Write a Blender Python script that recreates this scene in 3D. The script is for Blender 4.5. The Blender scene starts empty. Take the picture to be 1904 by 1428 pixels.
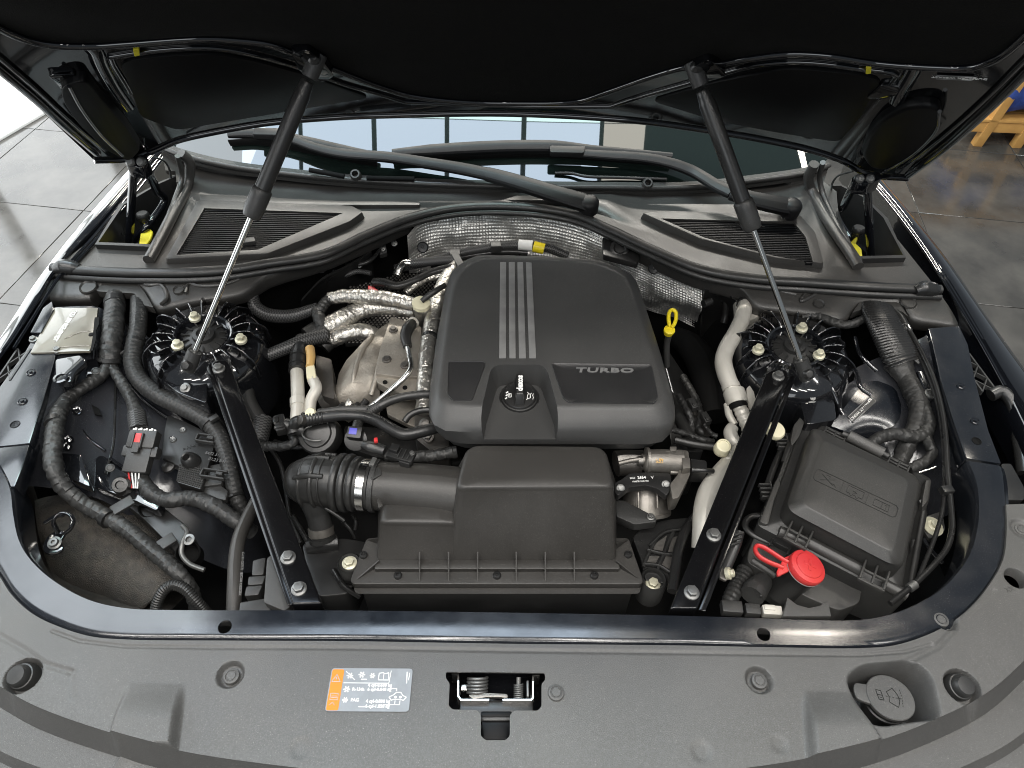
import bpy, bmesh, math, random
from mathutils import Vector as Vec, Matrix, noise as mnoise
from mathutils.bvhtree import BVHTree
rnd = random.Random(7)
SC = bpy.context.scene
COL = SC.collection
R = math.radians
# ------------------------------------------------------------------ camera
cam = bpy.data.objects.new('camera', bpy.data.cameras.new('camera'))
COL.objects.link(cam)
cam.data.sensor_width = 36.0
FPX = 1319.0
cam.data.lens = FPX / 1904 * 36
cam.data.clip_start = 0.02
cam.data.clip_end = 200
CAMP = Vec((0.006, 0, 0.9))
CM = Matrix.Rotation(R(-1.02), 3, 'Z') @ Matrix.Rotation(R(42), 3, 'X') @ Matrix.Rotation(R(1.59), 3, 'Z')
cam.location = CAMP
cam.rotation_euler = CM.to_euler()
SC.camera = cam
# ------------------------------------------------------------------ light: a bright showroom, windows and ceiling panels
W = bpy.data.worlds.new('World'); SC.world = W
W.use_nodes = True
W.node_tree.nodes['Background'].inputs[0].default_value = (0.80, 0.90, 1.0, 1)
W.node_tree.nodes['Background'].inputs[1].default_value = 0.25
def area(name, loc, target, sx, sy, power, col=(1, 1, 1)):
    l = bpy.data.lights.new(name, 'AREA'); l.shape = 'RECTANGLE'; l.size = sx; l.size_y = sy
    l.energy = power; l.color = col
    o = bpy.data.objects.new(name, l); COL.objects.link(o)
    o.location = loc
    o.rotation_euler = (Vec(target) - Vec(loc)).to_track_quat('-Z', 'Y').to_euler()
    return o
SC.view_settings.view_transform = 'Standard'
SC.view_settings.look = 'None'
SC.view_settings.exposure = 0.0
SC.view_settings.gamma = 1.0
SC.cycles.max_bounces = 8
SC.cycles.use_denoising = True
SC.cycles.filter_width = 1.0
for x in (-1.9, -1.1, -.3, .5, 1.3, 2.1):      # rows of slim ceiling luminaires
    for y in (-1.35, -.05):
        area('ceiling_and_fill_lamp', (x, y, 3.1), (x * .9, y + .12, 0), .10, 1.05, 19.5, (1.0, .96, .91))
area('window_light_behind', (-1.2, -3.6, 1.9), (0, .5, 0), 3.5, 1.8, 45, (.95, .98, 1.0))
area('ceiling_spot_warm', (1.80, 1.60, 3.1), (.4, .36, 0), .26, .22, 15, (1.0, .92, .80))
area('ceiling_panel_cool', (-2.35, 1.75, 3.1), (-.5, .5, 0), 1.7, 1.5, 60, (.87, .94, 1.0))
for k in range(6):      # roof lights above the windscreen, seen as pale panes in its reflection
    x, w, c1, c2 = (.78, .25, (1, .94, .82), (1, .97, .86)) if k == 5 else (.40 - .487 * k, .455, (.70, .84, 1.0), (.74, 1.0, .97))
    area('roof_light', (x, 1.49, 3.3), (x, 1.49, 0), w, .60, (12.0 if k == 5 else 22) * w, c1)
    area('roof_light', (x, 2.125, 3.3), (x, 2.125, 0), w, .66, (14 if k == 5 else 33) * w, c2)
for x in (-1.9, -.7, .5, 1.7):      # unseen lamps added at the back to brighten the scuttle
    area('ceiling_and_fill_lamp', (x, 4.8, 3.1), (x * .5, 1.3, 0), 1.0, .16, 64, (1.0, .95, .86))

# ------------------------------------------------------------------ photo pixel -> place, at a height / depth / on a surface
def ray(px, py):
    return (CM @ Vec(((px - 952) / FPX, -(py - 714) / FPX, -1))).normalized()
def P(px, py, z=0.0):
    d = ray(px, py); t = (z - CAMP.z) / d.z
    return CAMP + d * t
def PY(px, py, y):
    d = ray(px, py); return CAMP + d * ((y - CAMP.y) / d.y)
def PS(px, py, f, t0=.3, t1=4):
    d = ray(px, py); g = lambda t: (CAMP + d * t).z - f((CAMP + d * t).x, (CAMP + d * t).y)
    a, b = t0, None; s = (t1 - t0) / 80
    while a < t1:
        if g(a) * g(a + s) <= 0: b = a + s; break
        a += s
    if b is None: return P(px, py, 0)
    for _ in range(40):
        m = (a + b) / 2
        if g(a) * g(m) <= 0: b = m
        else: a = m
    return CAMP + d * a
def proj(p):
    q = CM.transposed() @ (Vec(p) - CAMP)
    return 952 + FPX * q.x / -q.z, 714 - FPX * q.y / -q.z
def along(a, b, py):
    """point of the line a-b that the photo shows at row py"""
    lo, hi = 0.0, 1.0; up = proj(b)[1] > proj(a)[1]
    for _ in range(40):
        m = (lo + hi) / 2
        if (proj(a.lerp(b, m))[1] < py) == up: lo = m
        else: hi = m
    return a.lerp(b, lo)
def bvh(o):
    me = o.data; q = WL[o]
    return BVHTree.FromPolygons([v.co + q for v in me.vertices], [tuple(p.vertices) for p in me.polygons])
def onto(tree, px, py, off=0.0):
    """where the line of sight through a photo pixel meets a built surface, lifted off it along its normal"""
    h = tree.ray_cast(CAMP, ray(px, py))
    if h[0] is None: return None, None
    n = h[1] if h[1].dot(ray(px, py)) < 0 else -h[1]
    return h[0] + n * off, n
def pl(s, z=0.0):
    """'x,y x,y,z ...' in photo pixels -> places at height z (or the point's own height)"""
    out = []
    for t in s.split():
        v = [float(q) for q in t.split(',')]
        out.append(P(v[0], v[1], v[2] if len(v) > 2 else z))
    return out
# ------------------------------------------------------------------ curves
def cat(pts, n=8, closed=False):
    pts = [Vec(p) for p in pts]; m = len(pts); out = []
    if m < 3 and not closed: 
        return [pts[0].lerp(pts[-1], i / n) for i in range(n + 1)]
    for i in range(m if closed else m - 1):
        p1, p2 = pts[i], pts[(i + 1) % m]
        p0 = pts[(i - 1) % m] if closed or i > 0 else p1 * 2 - p2
        p3 = pts[(i + 2) % m] if closed or i < m - 2 else p2 * 2 - p1
        d = [max((b - a).length, 1e-6) ** .5 for a, b in ((p0, p1), (p1, p2), (p2, p3))]
        t1 = d[0]; t2 = t1 + d[1]; t3 = t2 + d[2]
        for k in range(n):
            t = t1 + (t2 - t1) * k / n
            a1 = p0 * ((t1 - t) / t1) + p1 * (t / t1)
            a2 = p1 * ((t2 - t) / (t2 - t1)) + p2 * ((t - t1) / (t2 - t1))
            a3 = p2 * ((t3 - t) / (t3 - t2)) + p3 * ((t - t2) / (t3 - t2))
            b1 = a1 * ((t2 - t) / t2) + a2 * (t / t2)
            b2 = a2 * ((t3 - t) / (t3 - t1)) + a3 * ((t - t1) / (t3 - t1))
            out.append(b1 * ((t2 - t) / (t2 - t1)) + b2 * ((t - t1) / (t2 - t1)))
    if not closed: out.append(pts[-1].copy())
    return out
def resample(pts, n):
    L = [0]
    for a, b in zip(pts, pts[1:]): L.append(L[-1] + (b - a).length)
    out = []; j = 0
    for i in range(n):
        s = L[-1] * i / (n - 1)
        while j < len(L) - 2 and L[j + 1] < s: j += 1
        f = (s - L[j]) / max(L[j + 1] - L[j], 1e-9)
        out.append(pts[j].lerp(pts[j + 1], min(max(f, 0), 1)))
    return out
def rpoly(pts, r, n=4):
    """polygon with rounded corners (same count of points for the same input)"""
    out = []; m = len(pts)
    for i in range(m):
        p, a, b = pts[i], pts[i - 1], pts[(i + 1) % m]
        rr = r[i] if isinstance(r, (list, tuple)) else r
        da, db = (a - p), (b - p)
        ra = min(rr, da.length * .48); rb = min(rr, db.length * .48)
        A = p + da.normalized() * ra; B = p + db.normalized() * rb
        for k in range(n + 1):
            t = k / n
            out.append(A * (1 - t) ** 2 + p * 2 * t * (1 - t) + B * t * t)
    return out
# ------------------------------------------------------------------ objects
WL = {}
def thing(name, label, cat_, loc=(0, 0, 0), group=None, kind=None):
    o = bpy.data.objects.new(name, None); COL.objects.link(o)
    o.location = loc; o.empty_display_size = .05; WL[o] = Vec(loc)
    o['label'] = label; o['category'] = cat_
    if group: o['group'] = group
    if kind: o['kind'] = kind
    return o
def tag(o, label, cat_, group=None, kind=None):
    o['label'] = label; o['category'] = cat_
    if group: o['group'] = group
    if kind: o['kind'] = kind
    return o
def link(name, me, parent=None, origin=None):
    o = bpy.data.objects.new(name, me); COL.objects.link(o)
    n = len(me.vertices)
    if origin is None:
        origin = Vec((0, 0, 0))
        for v in me.vertices: origin += v.co
        origin /= max(n, 1)
    me.transform(Matrix.Translation(-origin))
    WL[o] = Vec(origin)
    if parent is not None:
        o.parent = parent; o.location = origin - WL[parent]
    else: o.location = origin
    return o
def obj(name, vs, fs, m, parent=None, smooth=40, uv=None):
    me = bpy.data.meshes.new(name)
    me.from_pydata([tuple(v) for v in vs], [], fs)
    if uv:
        l = me.uv_layers.new(name='UVMap')
        i = 0
        for f in fs:
            for k in f: l.data[i].uv = uv[k]; i += 1
    return fin(name, me, m, parent, smooth)
def fin(name, me, m, parent, smooth=40):
    me.materials.append(m); me.validate()
    if smooth:
        me.shade_smooth(); me.set_sharp_from_angle(angle=R(smooth))
    return link(name, me, parent)
def bobj(name, bm, m, parent=None, smooth=40):
    bmesh.ops.recalc_face_normals(bm, faces=bm.faces[:])
    me = bpy.data.meshes.new(name); bm.to_mesh(me); bm.free()
    return fin(name, me, m, parent, smooth)
def copyof(o, loc, parent=None, name=None):
    c = o.copy(); COL.objects.link(c); WL[c] = Vec(loc)
    if parent is not None: c.parent = parent; c.location = Vec(loc) - WL[parent]
    else: c.location = loc
    return c
# ------------------------------------------------------------------ shapes (each returns verts, faces or links an object)
def add_prism(bm, top, bot, bevel=0, seg=2, verts_only=False):
    n = len(top)
    vt = [bm.verts.new(p) for p in top]; vb = [bm.verts.new(p) for p in bot]
    fs = [bm.faces.new(vt), bm.faces.new(vb[::-1])]
    for i in range(n):
        j = (i + 1) % n
        fs.append(bm.faces.new((vt[i], vb[i], vb[j], vt[j])))
    if bevel:
        bmesh.ops.recalc_face_normals(bm, faces=fs)
        es = {e for f in fs for e in f.edges if e.calc_face_angle(0) > R(24)}
        bmesh.ops.bevel(bm, geom=list(es), offset=bevel, segments=seg, profile=.6, affect='EDGES', clamp_overlap=True)
def prism(name, top, h, m, parent=None, bevel=.002, seg=2, up=Vec((0, 0, 1)), bot=None, smooth=40):
    bm = bmesh.new()
    add_prism(bm, top, bot or [p - up * h for p in top], bevel, seg)
    return bobj(name, bm, m, parent, smooth)
def frame(o, x, up=(0, 0, 1)):
    """matrix with x along x, z nearest to up, at o"""
    x = Vec(x).normalized(); z = Vec(up); z = (z - x * z.dot(x)).normalized(); y = z.cross(x)
    return Matrix(((x.x, y.x, z.x, o[0]), (x.y, y.y, z.y, o[1]), (x.z, y.z, z.z, o[2]), (0, 0, 0, 1)))
def add_box(bm, F, c, s, bevel=0, seg=2):
    c = Vec(c); x, y, z = s[0] / 2, s[1] / 2, s[2] / 2
    q = [(-x, -y), (x, -y), (x, y), (-x, y)]
    add_prism(bm, [F @ (c + Vec((a, b, z))) for a, b in q], [F @ (c + Vec((a, b, -z))) for a, b in q], bevel, seg)
def box(name, F, c, s, m, parent=None, bevel=.0015, seg=2):
    bm = bmesh.new(); add_box(bm, F, c, s, bevel, seg); return bobj(name, bm, m, parent)
def boxes(name, F, L, m, parent=None, bevel=.001, seg=1):
    bm = bmesh.new()
    for c, s in L: add_box(bm, F, c, s, bevel, seg)
    return bobj(name, bm, m, parent)
def lathe_vf(prof, F, seg=20, sx=1, sy=1):
    vs, fs = [], []
    k = len(prof)
    for i in range(seg):
        a = 2 * math.pi * i / seg
        for r, z in prof: vs.append(F @ Vec((r * sx * math.cos(a), r * sy * math.sin(a), z)))
    for i in range(seg):
        j = (i + 1) % seg
        for q in range(k - 1): fs.append((i * k + q, j * k + q, j * k + q + 1, i * k + q + 1))
    if prof[0][0] > 1e-6: fs.append(tuple(i * k for i in range(seg))[::-1])
    if prof[-1][0] > 1e-6: fs.append(tuple(i * k + k - 1 for i in range(seg)))
    return vs, fs
def lathe(name, prof, F, m, parent=None, seg=20, smooth=40, sx=1, sy=1):
    vs, fs = lathe_vf(prof, F, seg, sx, sy)
    me = bpy.data.meshes.new(name); me.from_pydata([tuple(v) for v in vs], [], fs)
    bm = bmesh.new(); bm.from_mesh(me); bmesh.ops.remove_doubles(bm, verts=bm.verts[:], dist=1e-6)
    bpy.data.meshes.remove(me)
    return bobj(name, bm, m, parent, smooth)
def axf(o, z, x=(1, 0, 0)):
    """matrix with z along z at o"""
    z = Vec(z).normalized(); x = Vec(x); x = (x - z * x.dot(z)).normalized(); y = z.cross(x)
    return Matrix(((x.x, y.x, z.x, o[0]), (x.y, y.y, z.y, o[1]), (x.z, y.z, z.z, o[2]), (0, 0, 0, 1)))
def tube_vf(pts, r, sides=12, n=8, ribs=None, smoothpath=True, flat=1.0, up=None, wrap=None):
    """pts: path; r: number or list per control point; ribs=(pitch, depth)"""
    if smoothpath:
        c = cat(pts, n)
        rr = None
        if isinstance(r, (list, tuple)):
            rr = []
            for i in range(len(r) - 1):
                for k in range(n): rr.append(r[i] + (r[i + 1] - r[i]) * k / n)
            rr.append(r[-1])
    else:
        c = [Vec(p) for p in pts]; rr = list(r) if isinstance(r, (list, tuple)) else None
    L = [0]
    for a, b in zip(c, c[1:]): L.append(L[-1] + (b - a).length)
    if ribs or wrap:
        m = max(int(L[-1] / (ribs[0] if ribs else wrap[0]) * (4 if ribs else 7)), 8)
        c2 = resample(c, m + 1)
        if rr:
            r2 = []; j = 0
            for i in range(m + 1):
                s = L[-1] * i / m
                while j < len(L) - 2 and L[j + 1] < s: j += 1
                f = (s - L[j]) / max(L[j + 1] - L[j], 1e-9); r2.append(rr[j] + (rr[j + 1] - rr[j]) * f)
            rr = r2
        c = c2
        L = [L[-1] * i / m for i in range(m + 1)]
        base = rr or [r] * (m + 1)
        rr = [b - (ribs[1] if ribs and i % 4 in (2, 3) else 0) for i, b in enumerate(base)]
    if rr is None: rr = [r] * len(c)
    vs, fs, uv = [], [], []
    t = (c[1] - c[0]).normalized()
    u = Vec(up) if up else (Vec((0, 0, 1)) if abs(t.z) < .9 else Vec((1, 0, 0)))
    N = len(c)
    for i in range(N):
        t = (c[min(i + 1, N - 1)] - c[max(i - 1, 0)]).normalized()
        u = (u - t * u.dot(t)).normalized(); w = t.cross(u)
        for k in range(sides + 1):
            a = 2 * math.pi * k / sides
            o = (u * math.cos(a) * flat + w * math.sin(a)); q = rr[i]
            if wrap and 0 < i < N - 1:
                p_ = L[i] + wrap[2] * mnoise.noise(c[i] * 30 + o) * wrap[0]
                q += wrap[1] * (((p_ / wrap[0] + (k % sides) / sides) % 1) - .5) + wrap[1] * 1.1 * mnoise.noise((c[i] + o * rr[i]) * 75)
            vs.append(c[i] + o * q)
            uv.append((k / sides, L[i]))
    S = sides + 1
    for i in range(N - 1):
        for k in range(sides):
            fs.append((i * S + k, i * S + k + 1, (i + 1) * S + k + 1, (i + 1) * S + k))
    for i, s in ((0, 1), (N - 1, -1)):
        b = len(vs); vs.append(c[i]); uv.append((.5, L[i]))
        for k in range(sides):
            q = (i * S + k + 1, i * S + k, b)
            fs.append(q if s > 0 else q[::-1])
    return vs, fs, uv
def tube(name, pts, r, m, parent=None, **k):
    sm = k.pop('smooth', 60)
    if m.name.startswith('wound') and not k.get('ribs'): k.setdefault('wrap', (.0125, .0016, 1.0)); k['sides'] = max(k.get('sides', 12), 18); sm = 38
    if m.name.startswith('crinkled'): k.setdefault('wrap', (.010, .0014, 2.5)); k['sides'] = max(k.get('sides', 12), 24); sm = 34
    vs, fs, uv = tube_vf(pts, r, **k)
    return obj(name, vs, fs, m, parent, sm, uv)
def bar(name, pts, w, h, m, parent=None, n=6, up=(0, -.4, .92), crown=.35):
    """flat moulded bar: w wide and h high (numbers or lists per control point), with a ridge on top"""
    c = cat(pts, n); N = len(c)
    def per(v, i):
        if not isinstance(v, (list, tuple)): return v
        t = i / (N - 1) * (len(v) - 1); k = min(int(t), len(v) - 2); return v[k] + (v[k + 1] - v[k]) * (t - k)
    P8 = [(-.5, -.5), (.5, -.5), (.5, .10), (.40, .30), (.08, .5), (-.08, .5), (-.40, .30), (-.5, .10)]
    rings = []
    for i in range(N):
        t = (c[min(i + 1, N - 1)] - c[max(i - 1, 0)]).normalized(); u = Vec(up); u = (u - t * u.dot(t)).normalized(); s = t.cross(u)
        rings.append([c[i] + s * (a * per(w, i)) + u * (b * per(h, i)) for a, b in P8])
    return loft(name, rings, m, parent, smooth=26)
def join_vf(L):
    vs, fs = [], []
    for v, f in L:
        b = len(vs); vs += list(v); fs += [tuple(i + b for i in q) for q in f]
    return vs, fs
def loft(name, rings, m, parent=None, cap0=True, cap1=True, smooth=40, closed=True):
    vs, fs = [], []; n = len(rings[0])
    for r in rings: vs += r
    for i in range(len(rings) - 1):
        for k in range(n if closed else n - 1):
            j = (k + 1) % n
            fs.append((i * n + k, i * n + j, (i + 1) * n + j, (i + 1) * n + k))
    if cap0: fs.append(tuple(range(n))[::-1])
    if cap1: fs.append(tuple((len(rings) - 1) * n + k for k in range(n)))
    me = bpy.data.meshes.new(name); me.from_pydata([tuple(v) for v in vs], [], fs)
    bm = bmesh.new(); bm.from_mesh(me); bpy.data.meshes.remove(me)
    return bobj(name, bm, m, parent, smooth)
def sheet(name, rows, th, m, parent=None, d=(0, 0, -1), nu=6, nv=6, smooth=50, disp=None, hole=None, flatv=False):
    """smooth sheet through rows of control points, th thick along d; disp(p) lifts the top along -d"""
    d = Vec(d)
    k = max(len(r) for r in rows)
    rows = [cat(r, nu) for r in rows]
    n = max(len(r) for r in rows); rows = [r if len(r) == n else resample(r, n) for r in rows]
    if flatv or len(rows) == 2:
        g = []
        for a, b in zip(rows, rows[1:]):
            for i in range(nv): g.append([p.lerp(q, i / nv) for p, q in zip(a, b)])
        g.append(rows[-1])
    else:
        cols = [cat([r[i] for r in rows], nv) for i in range(n)]
        g = [[cols[i][j] for i in range(n)] for j in range(len(cols[0]))]
    if disp: g2 = [[p - d * disp(p) for p in r] for r in g]
    else: g2 = g
    a, b = len(g), n
    vs = [p for r in g2 for p in r] + [p + d * th for r in g2 for p in r]
    fs = []; o = a * b
    for i in range(a - 1):
        for j in range(b - 1):
            if hole and hole((g[i][j] + g[i + 1][j + 1]) / 2): continue
            q = (i * b + j, i * b + j + 1, (i + 1) * b + j + 1, (i + 1) * b + j)
            fs.append(q); fs.append(tuple(x + o for x in q[::-1]))
    for i in range(a - 1):
        for j in (0, b - 1):
            fs.append((i * b + j, (i + 1) * b + j, (i + 1) * b + j + o, i * b + j + o))
    for j in range(b - 1):
        for i in (0, a - 1):
            fs.append((i * b + j, i * b + j + 1, i * b + j + 1 + o, i * b + j + o))
    me = bpy.data.meshes.new(name); me.from_pydata([tuple(v) for v in vs], [], fs)
    bm = bmesh.new(); bm.from_mesh(me); bpy.data.meshes.remove(me)
    if hole:
        bmesh.ops.delete(bm, geom=[v for v in bm.verts if not v.link_faces], context='VERTS')
    return bobj(name, bm, m, parent, smooth)
def cut(o, cutters):
    """boolean difference, result kept as the object's own mesh"""
    for c in cutters:
        md = o.modifiers.new('cut', 'BOOLEAN'); md.operation = 'DIFFERENCE'; md.object = c; md.solver = 'EXACT'
    bpy.context.view_layer.update()
    dg = bpy.context.evaluated_depsgraph_get()
    me = bpy.data.meshes.new_from_object(o.evaluated_get(dg))
    o.modifiers.clear(); old = o.data; o.data = me
    me.shade_smooth(); me.set_sharp_from_angle(angle=R(38))
    while len(me.materials) > 1: me.materials.pop()
    for c in cutters:
        cm = c.data; bpy.data.objects.remove(c); bpy.data.meshes.remove(cm)
    return o
HEX = [(math.cos(math.pi / 3 * i), math.sin(math.pi / 3 * i)) for i in range(6)]
def bolt(name, p, up, r, m, parent=None, h=None, washer=1.45):
    """flanged hexagon bolt head standing on p"""
    h = h or r * 1.1
    F = axf(p, up, (rnd.uniform(-1, 1), rnd.uniform(-1, 1), .1))
    vs, fs = lathe_vf([(0, -.004), (r * washer, -.004), (r * washer, r * .15), (r * 1.1, r * .32), (0, r * .33)], F, 20)
    bm = bmesh.new()
    b = [bm.verts.new(v) for v in vs]
    for f in fs:
        try: bm.faces.new([b[i] for i in f])
        except ValueError: pass
    bmesh.ops.remove_doubles(bm, verts=bm.verts[:], dist=1e-6)
    add_prism(bm, [F @ Vec((x * r, y * r, h)) for x, y in HEX], [F @ Vec((x * r, y * r, r * .2)) for x, y in HEX], r * .12, 2)
    vs, fs = lathe_vf([(r * .62, h - .0002), (r * .62, h + r * .06), (r * .5, h + r * .06), (r * .46, h - .0002)], F, 16)
    b = [bm.verts.new(v) for v in vs]
    for f in fs:
        if len(f) == 4:
            try: bm.faces.new([b[i] for i in f])
            except ValueError: pass
    return bobj(name, bm, m, parent, 35)
def pin(name, p, up, r, m, parent=None):
    """push-in clip: dished rim with a flat centre button"""
    return lathe(name, [(0, r * .22), (r * .52, r * .22), (r * .58, r * .12), (r * .64, r * .12), (r * .72, r * .22), (r * .95, r * .16), (r, 0), (r, -r * .3)], axf(p, up), m, parent, 24)
def text(name, s, o, x, up, size, m, parent=None, depth=.0004, bold=0, align='CENTER', sx=1.0, shear=0, space=1.0):
    cu = bpy.data.curves.new(name, 'FONT'); cu.body = s; cu.size = size; cu.extrude = depth
    cu.align_x = align; cu.align_y = 'CENTER'; cu.offset = bold; cu.resolution_u = 2; cu.shear = shear; cu.space_character = space
    t = bpy.data.objects.new(name, cu); COL.objects.link(t)
    bpy.context.view_layer.update()
    me = bpy.data.meshes.new_from_object(t.evaluated_get(bpy.context.evaluated_depsgraph_get()))
    bpy.data.objects.remove(t); bpy.data.curves.remove(cu)
    me.transform(frame(o, x, up) @ Matrix.Diagonal((sx, 1, 1, 1)))
    me.materials.clear()
    return fin(name, me, m, parent, 0)
def decal(name, polys, o, x, up, m, parent=None, th=.0004):
    """flat printed marks: closed 2-D polygons in the frame at o, a hair thick"""
    F = frame(o, x, up); bm = bmesh.new()
    for q in polys:
        add_prism(bm, [F @ Vec((a, b, th)) for a, b in q], [F @ Vec((a, b, 0)) for a, b in q])
    return bobj(name, bm, m, parent, 0)
def seg2(a, b, w):
    a, b = Vec(a), Vec(b); d = (b - a); n = Vec((-d.y, d.x)).normalized() * w / 2
    return [tuple(a + n), tuple(b + n), tuple(b - n), tuple(a - n)]
def ring2(c, r0, r1, n=20, a0=0, a1=360):
    out = []
    for i in range(n):
        a, b = R(a0 + (a1 - a0) * i / n), R(a0 + (a1 - a0) * (i + 1) / n)
        out.append([(c[0] + r * math.cos(t), c[1] + r * math.sin(t)) for r, t in ((r0, a), (r1, a), (r1, b), (r0, b))])
    return out
def path2(pts, w, closed=False):
    q = list(pts) + ([pts[0]] if closed else [])
    return [seg2(a, b, w) for a, b in zip(q, q[1:])]
# ------------------------------------------------------------------ materials
def mat(name, col, rough=.5, metal=0, spec=.5, coat=0, var=None, bump=None, dust=0, rvar=0, bump2=None, kind=None, emit=None, coatr=.05, grain=0):
    m = bpy.data.materials.new(name); m.use_nodes = True
    nt = m.node_tree; N = nt.nodes; Lk = nt.links; b = N['Principled BSDF']
    if isinstance(col, (int, float)): col = (col, col, col)
    b.inputs['Base Color'].default_value = (*col, 1)
    b.inputs['Roughness'].default_value = rough
    b.inputs['Metallic'].default_value = metal
    b.inputs['Specular IOR Level'].default_value = spec
    b.inputs['Coat Weight'].default_value = coat
    b.inputs['Coat Roughness'].default_value = coatr
    tc = N.new('ShaderNodeTexCoord')
    def nz(scale, detail=3, coord='Object', rough_=.55):
        t = N.new('ShaderNodeTexNoise'); t.inputs['Scale'].default_value = scale; t.inputs['Detail'].default_value = detail
        t.inputs['Roughness'].default_value = rough_
        Lk.new(tc.outputs[coord], t.inputs['Vector']); return t.outputs['Fac']
    def ramp(fac, p0, p1, c0, c1):
        r = N.new('ShaderNodeMapRange'); r.inputs['From Min'].default_value = p0; r.inputs['From Max'].default_value = p1
        r.inputs['To Min'].default_value = c0; r.inputs['To Max'].default_value = c1; Lk.new(fac, r.inputs['Value']); return r.outputs[0]
    colout = None
    def mixc(fac, c2, old):
        x = N.new('ShaderNodeMix'); x.data_type = 'RGBA'
        Lk.new(fac, x.inputs['Factor'])
        if old is None: x.inputs['A'].default_value = (*col, 1)
        else: Lk.new(old, x.inputs['A'])
        x.inputs['B'].default_value = (*c2, 1); return x.outputs['Result']
    if var:
        c2 = var[1] if not isinstance(var[1], (int, float)) else (var[1],) * 3
        colout = mixc(ramp(nz(var[0], 5), .38, .66, 0, 1), c2, colout)
    if kind == 'tape':        # fabric tape wound round a loom: slanted laps
        wv = N.new('ShaderNodeTexWave'); wv.wave_type = 'BANDS'; wv.bands_direction = 'Y'; wv.wave_profile = 'SAW'
        mp = N.new('ShaderNodeMapping'); mp.inputs['Scale'].default_value = (0, 26, 0)
        ad = N.new('ShaderNodeVectorMath'); ad.operation = 'ADD'
        n1 = N.new('ShaderNodeTexNoise'); n1.inputs['Scale'].default_value = 40; Lk.new(tc.outputs['Object'], n1.inputs['Vector'])
        sc = N.new('ShaderNodeVectorMath'); sc.operation = 'SCALE'; sc.inputs['Scale'].default_value = .035
        sk = N.new('ShaderNodeSeparateXYZ'); Lk.new(tc.outputs['UV'], sk.inputs[0])
        mul = N.new('ShaderNodeMath'); mul.operation = 'MULTIPLY_ADD'; mul.inputs[1].default_value = .012
        Lk.new(ramp(sk.outputs[0], 0, 1, 0, 1), mul.inputs[0]); Lk.new(sk.outputs[1], mul.inputs[2])
        cb = N.new('ShaderNodeCombineXYZ'); Lk.new(mul.outputs[0], cb.inputs[1])
        Lk.new(n1.outputs['Color'], sc.inputs[0]); Lk.new(cb.outputs[0], ad.inputs[0]); Lk.new(sc.outputs[0], ad.inputs[1])
        Lk.new(ad.outputs[0], mp.inputs['Vector']); Lk.new(mp.outputs[0], wv.inputs['Vector']); wv.inputs['Scale'].default_value = 1
        height = wv.outputs['Fac']
        colout = mixc(ramp(wv.outputs['Fac'], .0, .15, .6, 0), tuple(min(c * 2.2, 1) for c in col), colout)
    elif kind == 'braid':
        ck = N.new('ShaderNodeTexChecker'); mp = N.new('ShaderNodeMapping'); mp.inputs['Scale'].default_value = (16, 380, 1)
        sk = N.new('ShaderNodeSeparateXYZ'); Lk.new(tc.outputs['UV'], sk.inputs[0])
        Lk.new(tc.outputs['UV'], mp.inputs['Vector']); mp.inputs['Rotation'].default_value = (0, 0, 0)
        Lk.new(mp.outputs[0], ck.inputs['Vector']); ck.inputs['Scale'].default_value = 1
        height = ck.outputs['Fac']
        colout = mixc(ck.outputs['Fac'], tuple(min(c * 3 + .045, 1) for c in col), colout)
    else: height = None
    if grain:
        d2 = ramp(nz(620, 2), .42, .60, 0, 1)
        colout = mixc(d2, tuple(c * (1 + grain) for c in col), colout)
    if dust:
        f = ramp(nz(900, 1), .68, .74, 0, dust)
        colout = mixc(f, (.42, .41, .38), colout)
        g = ramp(nz(7, 6), .45, .8, 0, dust * .35)
        colout = mixc(g, (.22, .21, .20), colout)
    if colout: Lk.new(colout, b.inputs['Base Color'])
    if rvar:
        Lk.new(ramp(nz(rvar[0], 4), .3, .7, rough - rvar[1], rough + rvar[1]), b.inputs['Roughness'])
    last = None
    for bp in (bump, bump2):
        if bp:
            bn = N.new('ShaderNodeBump'); bn.inputs['Strength'].default_value = bp[1]; bn.inputs['Distance'].default_value = bp[2] if len(bp) > 2 else .001
            Lk.new(nz(bp[0], 2), bn.inputs['Height'])
            if last: Lk.new(last, bn.inputs['Normal'])
            last = bn.outputs[0]
    if height is not None:
        bn = N.new('ShaderNodeBump'); bn.inputs['Strength'].default_value = .7; bn.inputs['Distance'].default_value = .0015
        Lk.new(height, bn.inputs['Height'])
        if last: Lk.new(last, bn.inputs['Normal'])
        last = bn.outputs[0]
    if last: Lk.new(last, b.inputs['Normal'])
    if emit:
        b.inputs['Emission Color'].default_value = (*emit[0], 1); b.inputs['Emission Strength'].default_value = emit[1]
    return m
M = {}
M['paint'] = mat('black_gloss_paint', (.006, .0065, .008), .09, coat=1, dust=.10, bump=(18, .05, .002), coatr=.03)
M['paint_body'] = mat('black_body_paint', (.004, .0045, .006), .05, coat=1, coatr=.02)
M['paint_under'] = mat('bonnet_inner_paint', (.0022, .0023, .0030), .05, spec=.5, coat=.3)
M['under_matte'] = mat('bonnet_pressing', (.0035, .0035, .004), .40, spec=.14)
M['wall_glow'] = mat('glowing_white', (.8, .8, .8), .3, emit=((.93, .97, 1.0), 2.9))  # emission added so the left wall and its floor reflection read bright
M['paint_wing'] = mat('inner_wing_paint', (.022, .0235, .028), .25, coat=.7, coatr=.16, dust=.14, bump=(16, .06, .002))
M['paint_satin'] = mat('black_satin_paint', (.006, .0075, .0105), .19, coat=.35, coatr=.14, dust=.12, rvar=(30, .06), bump=(260, .05, .0006))
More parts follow.
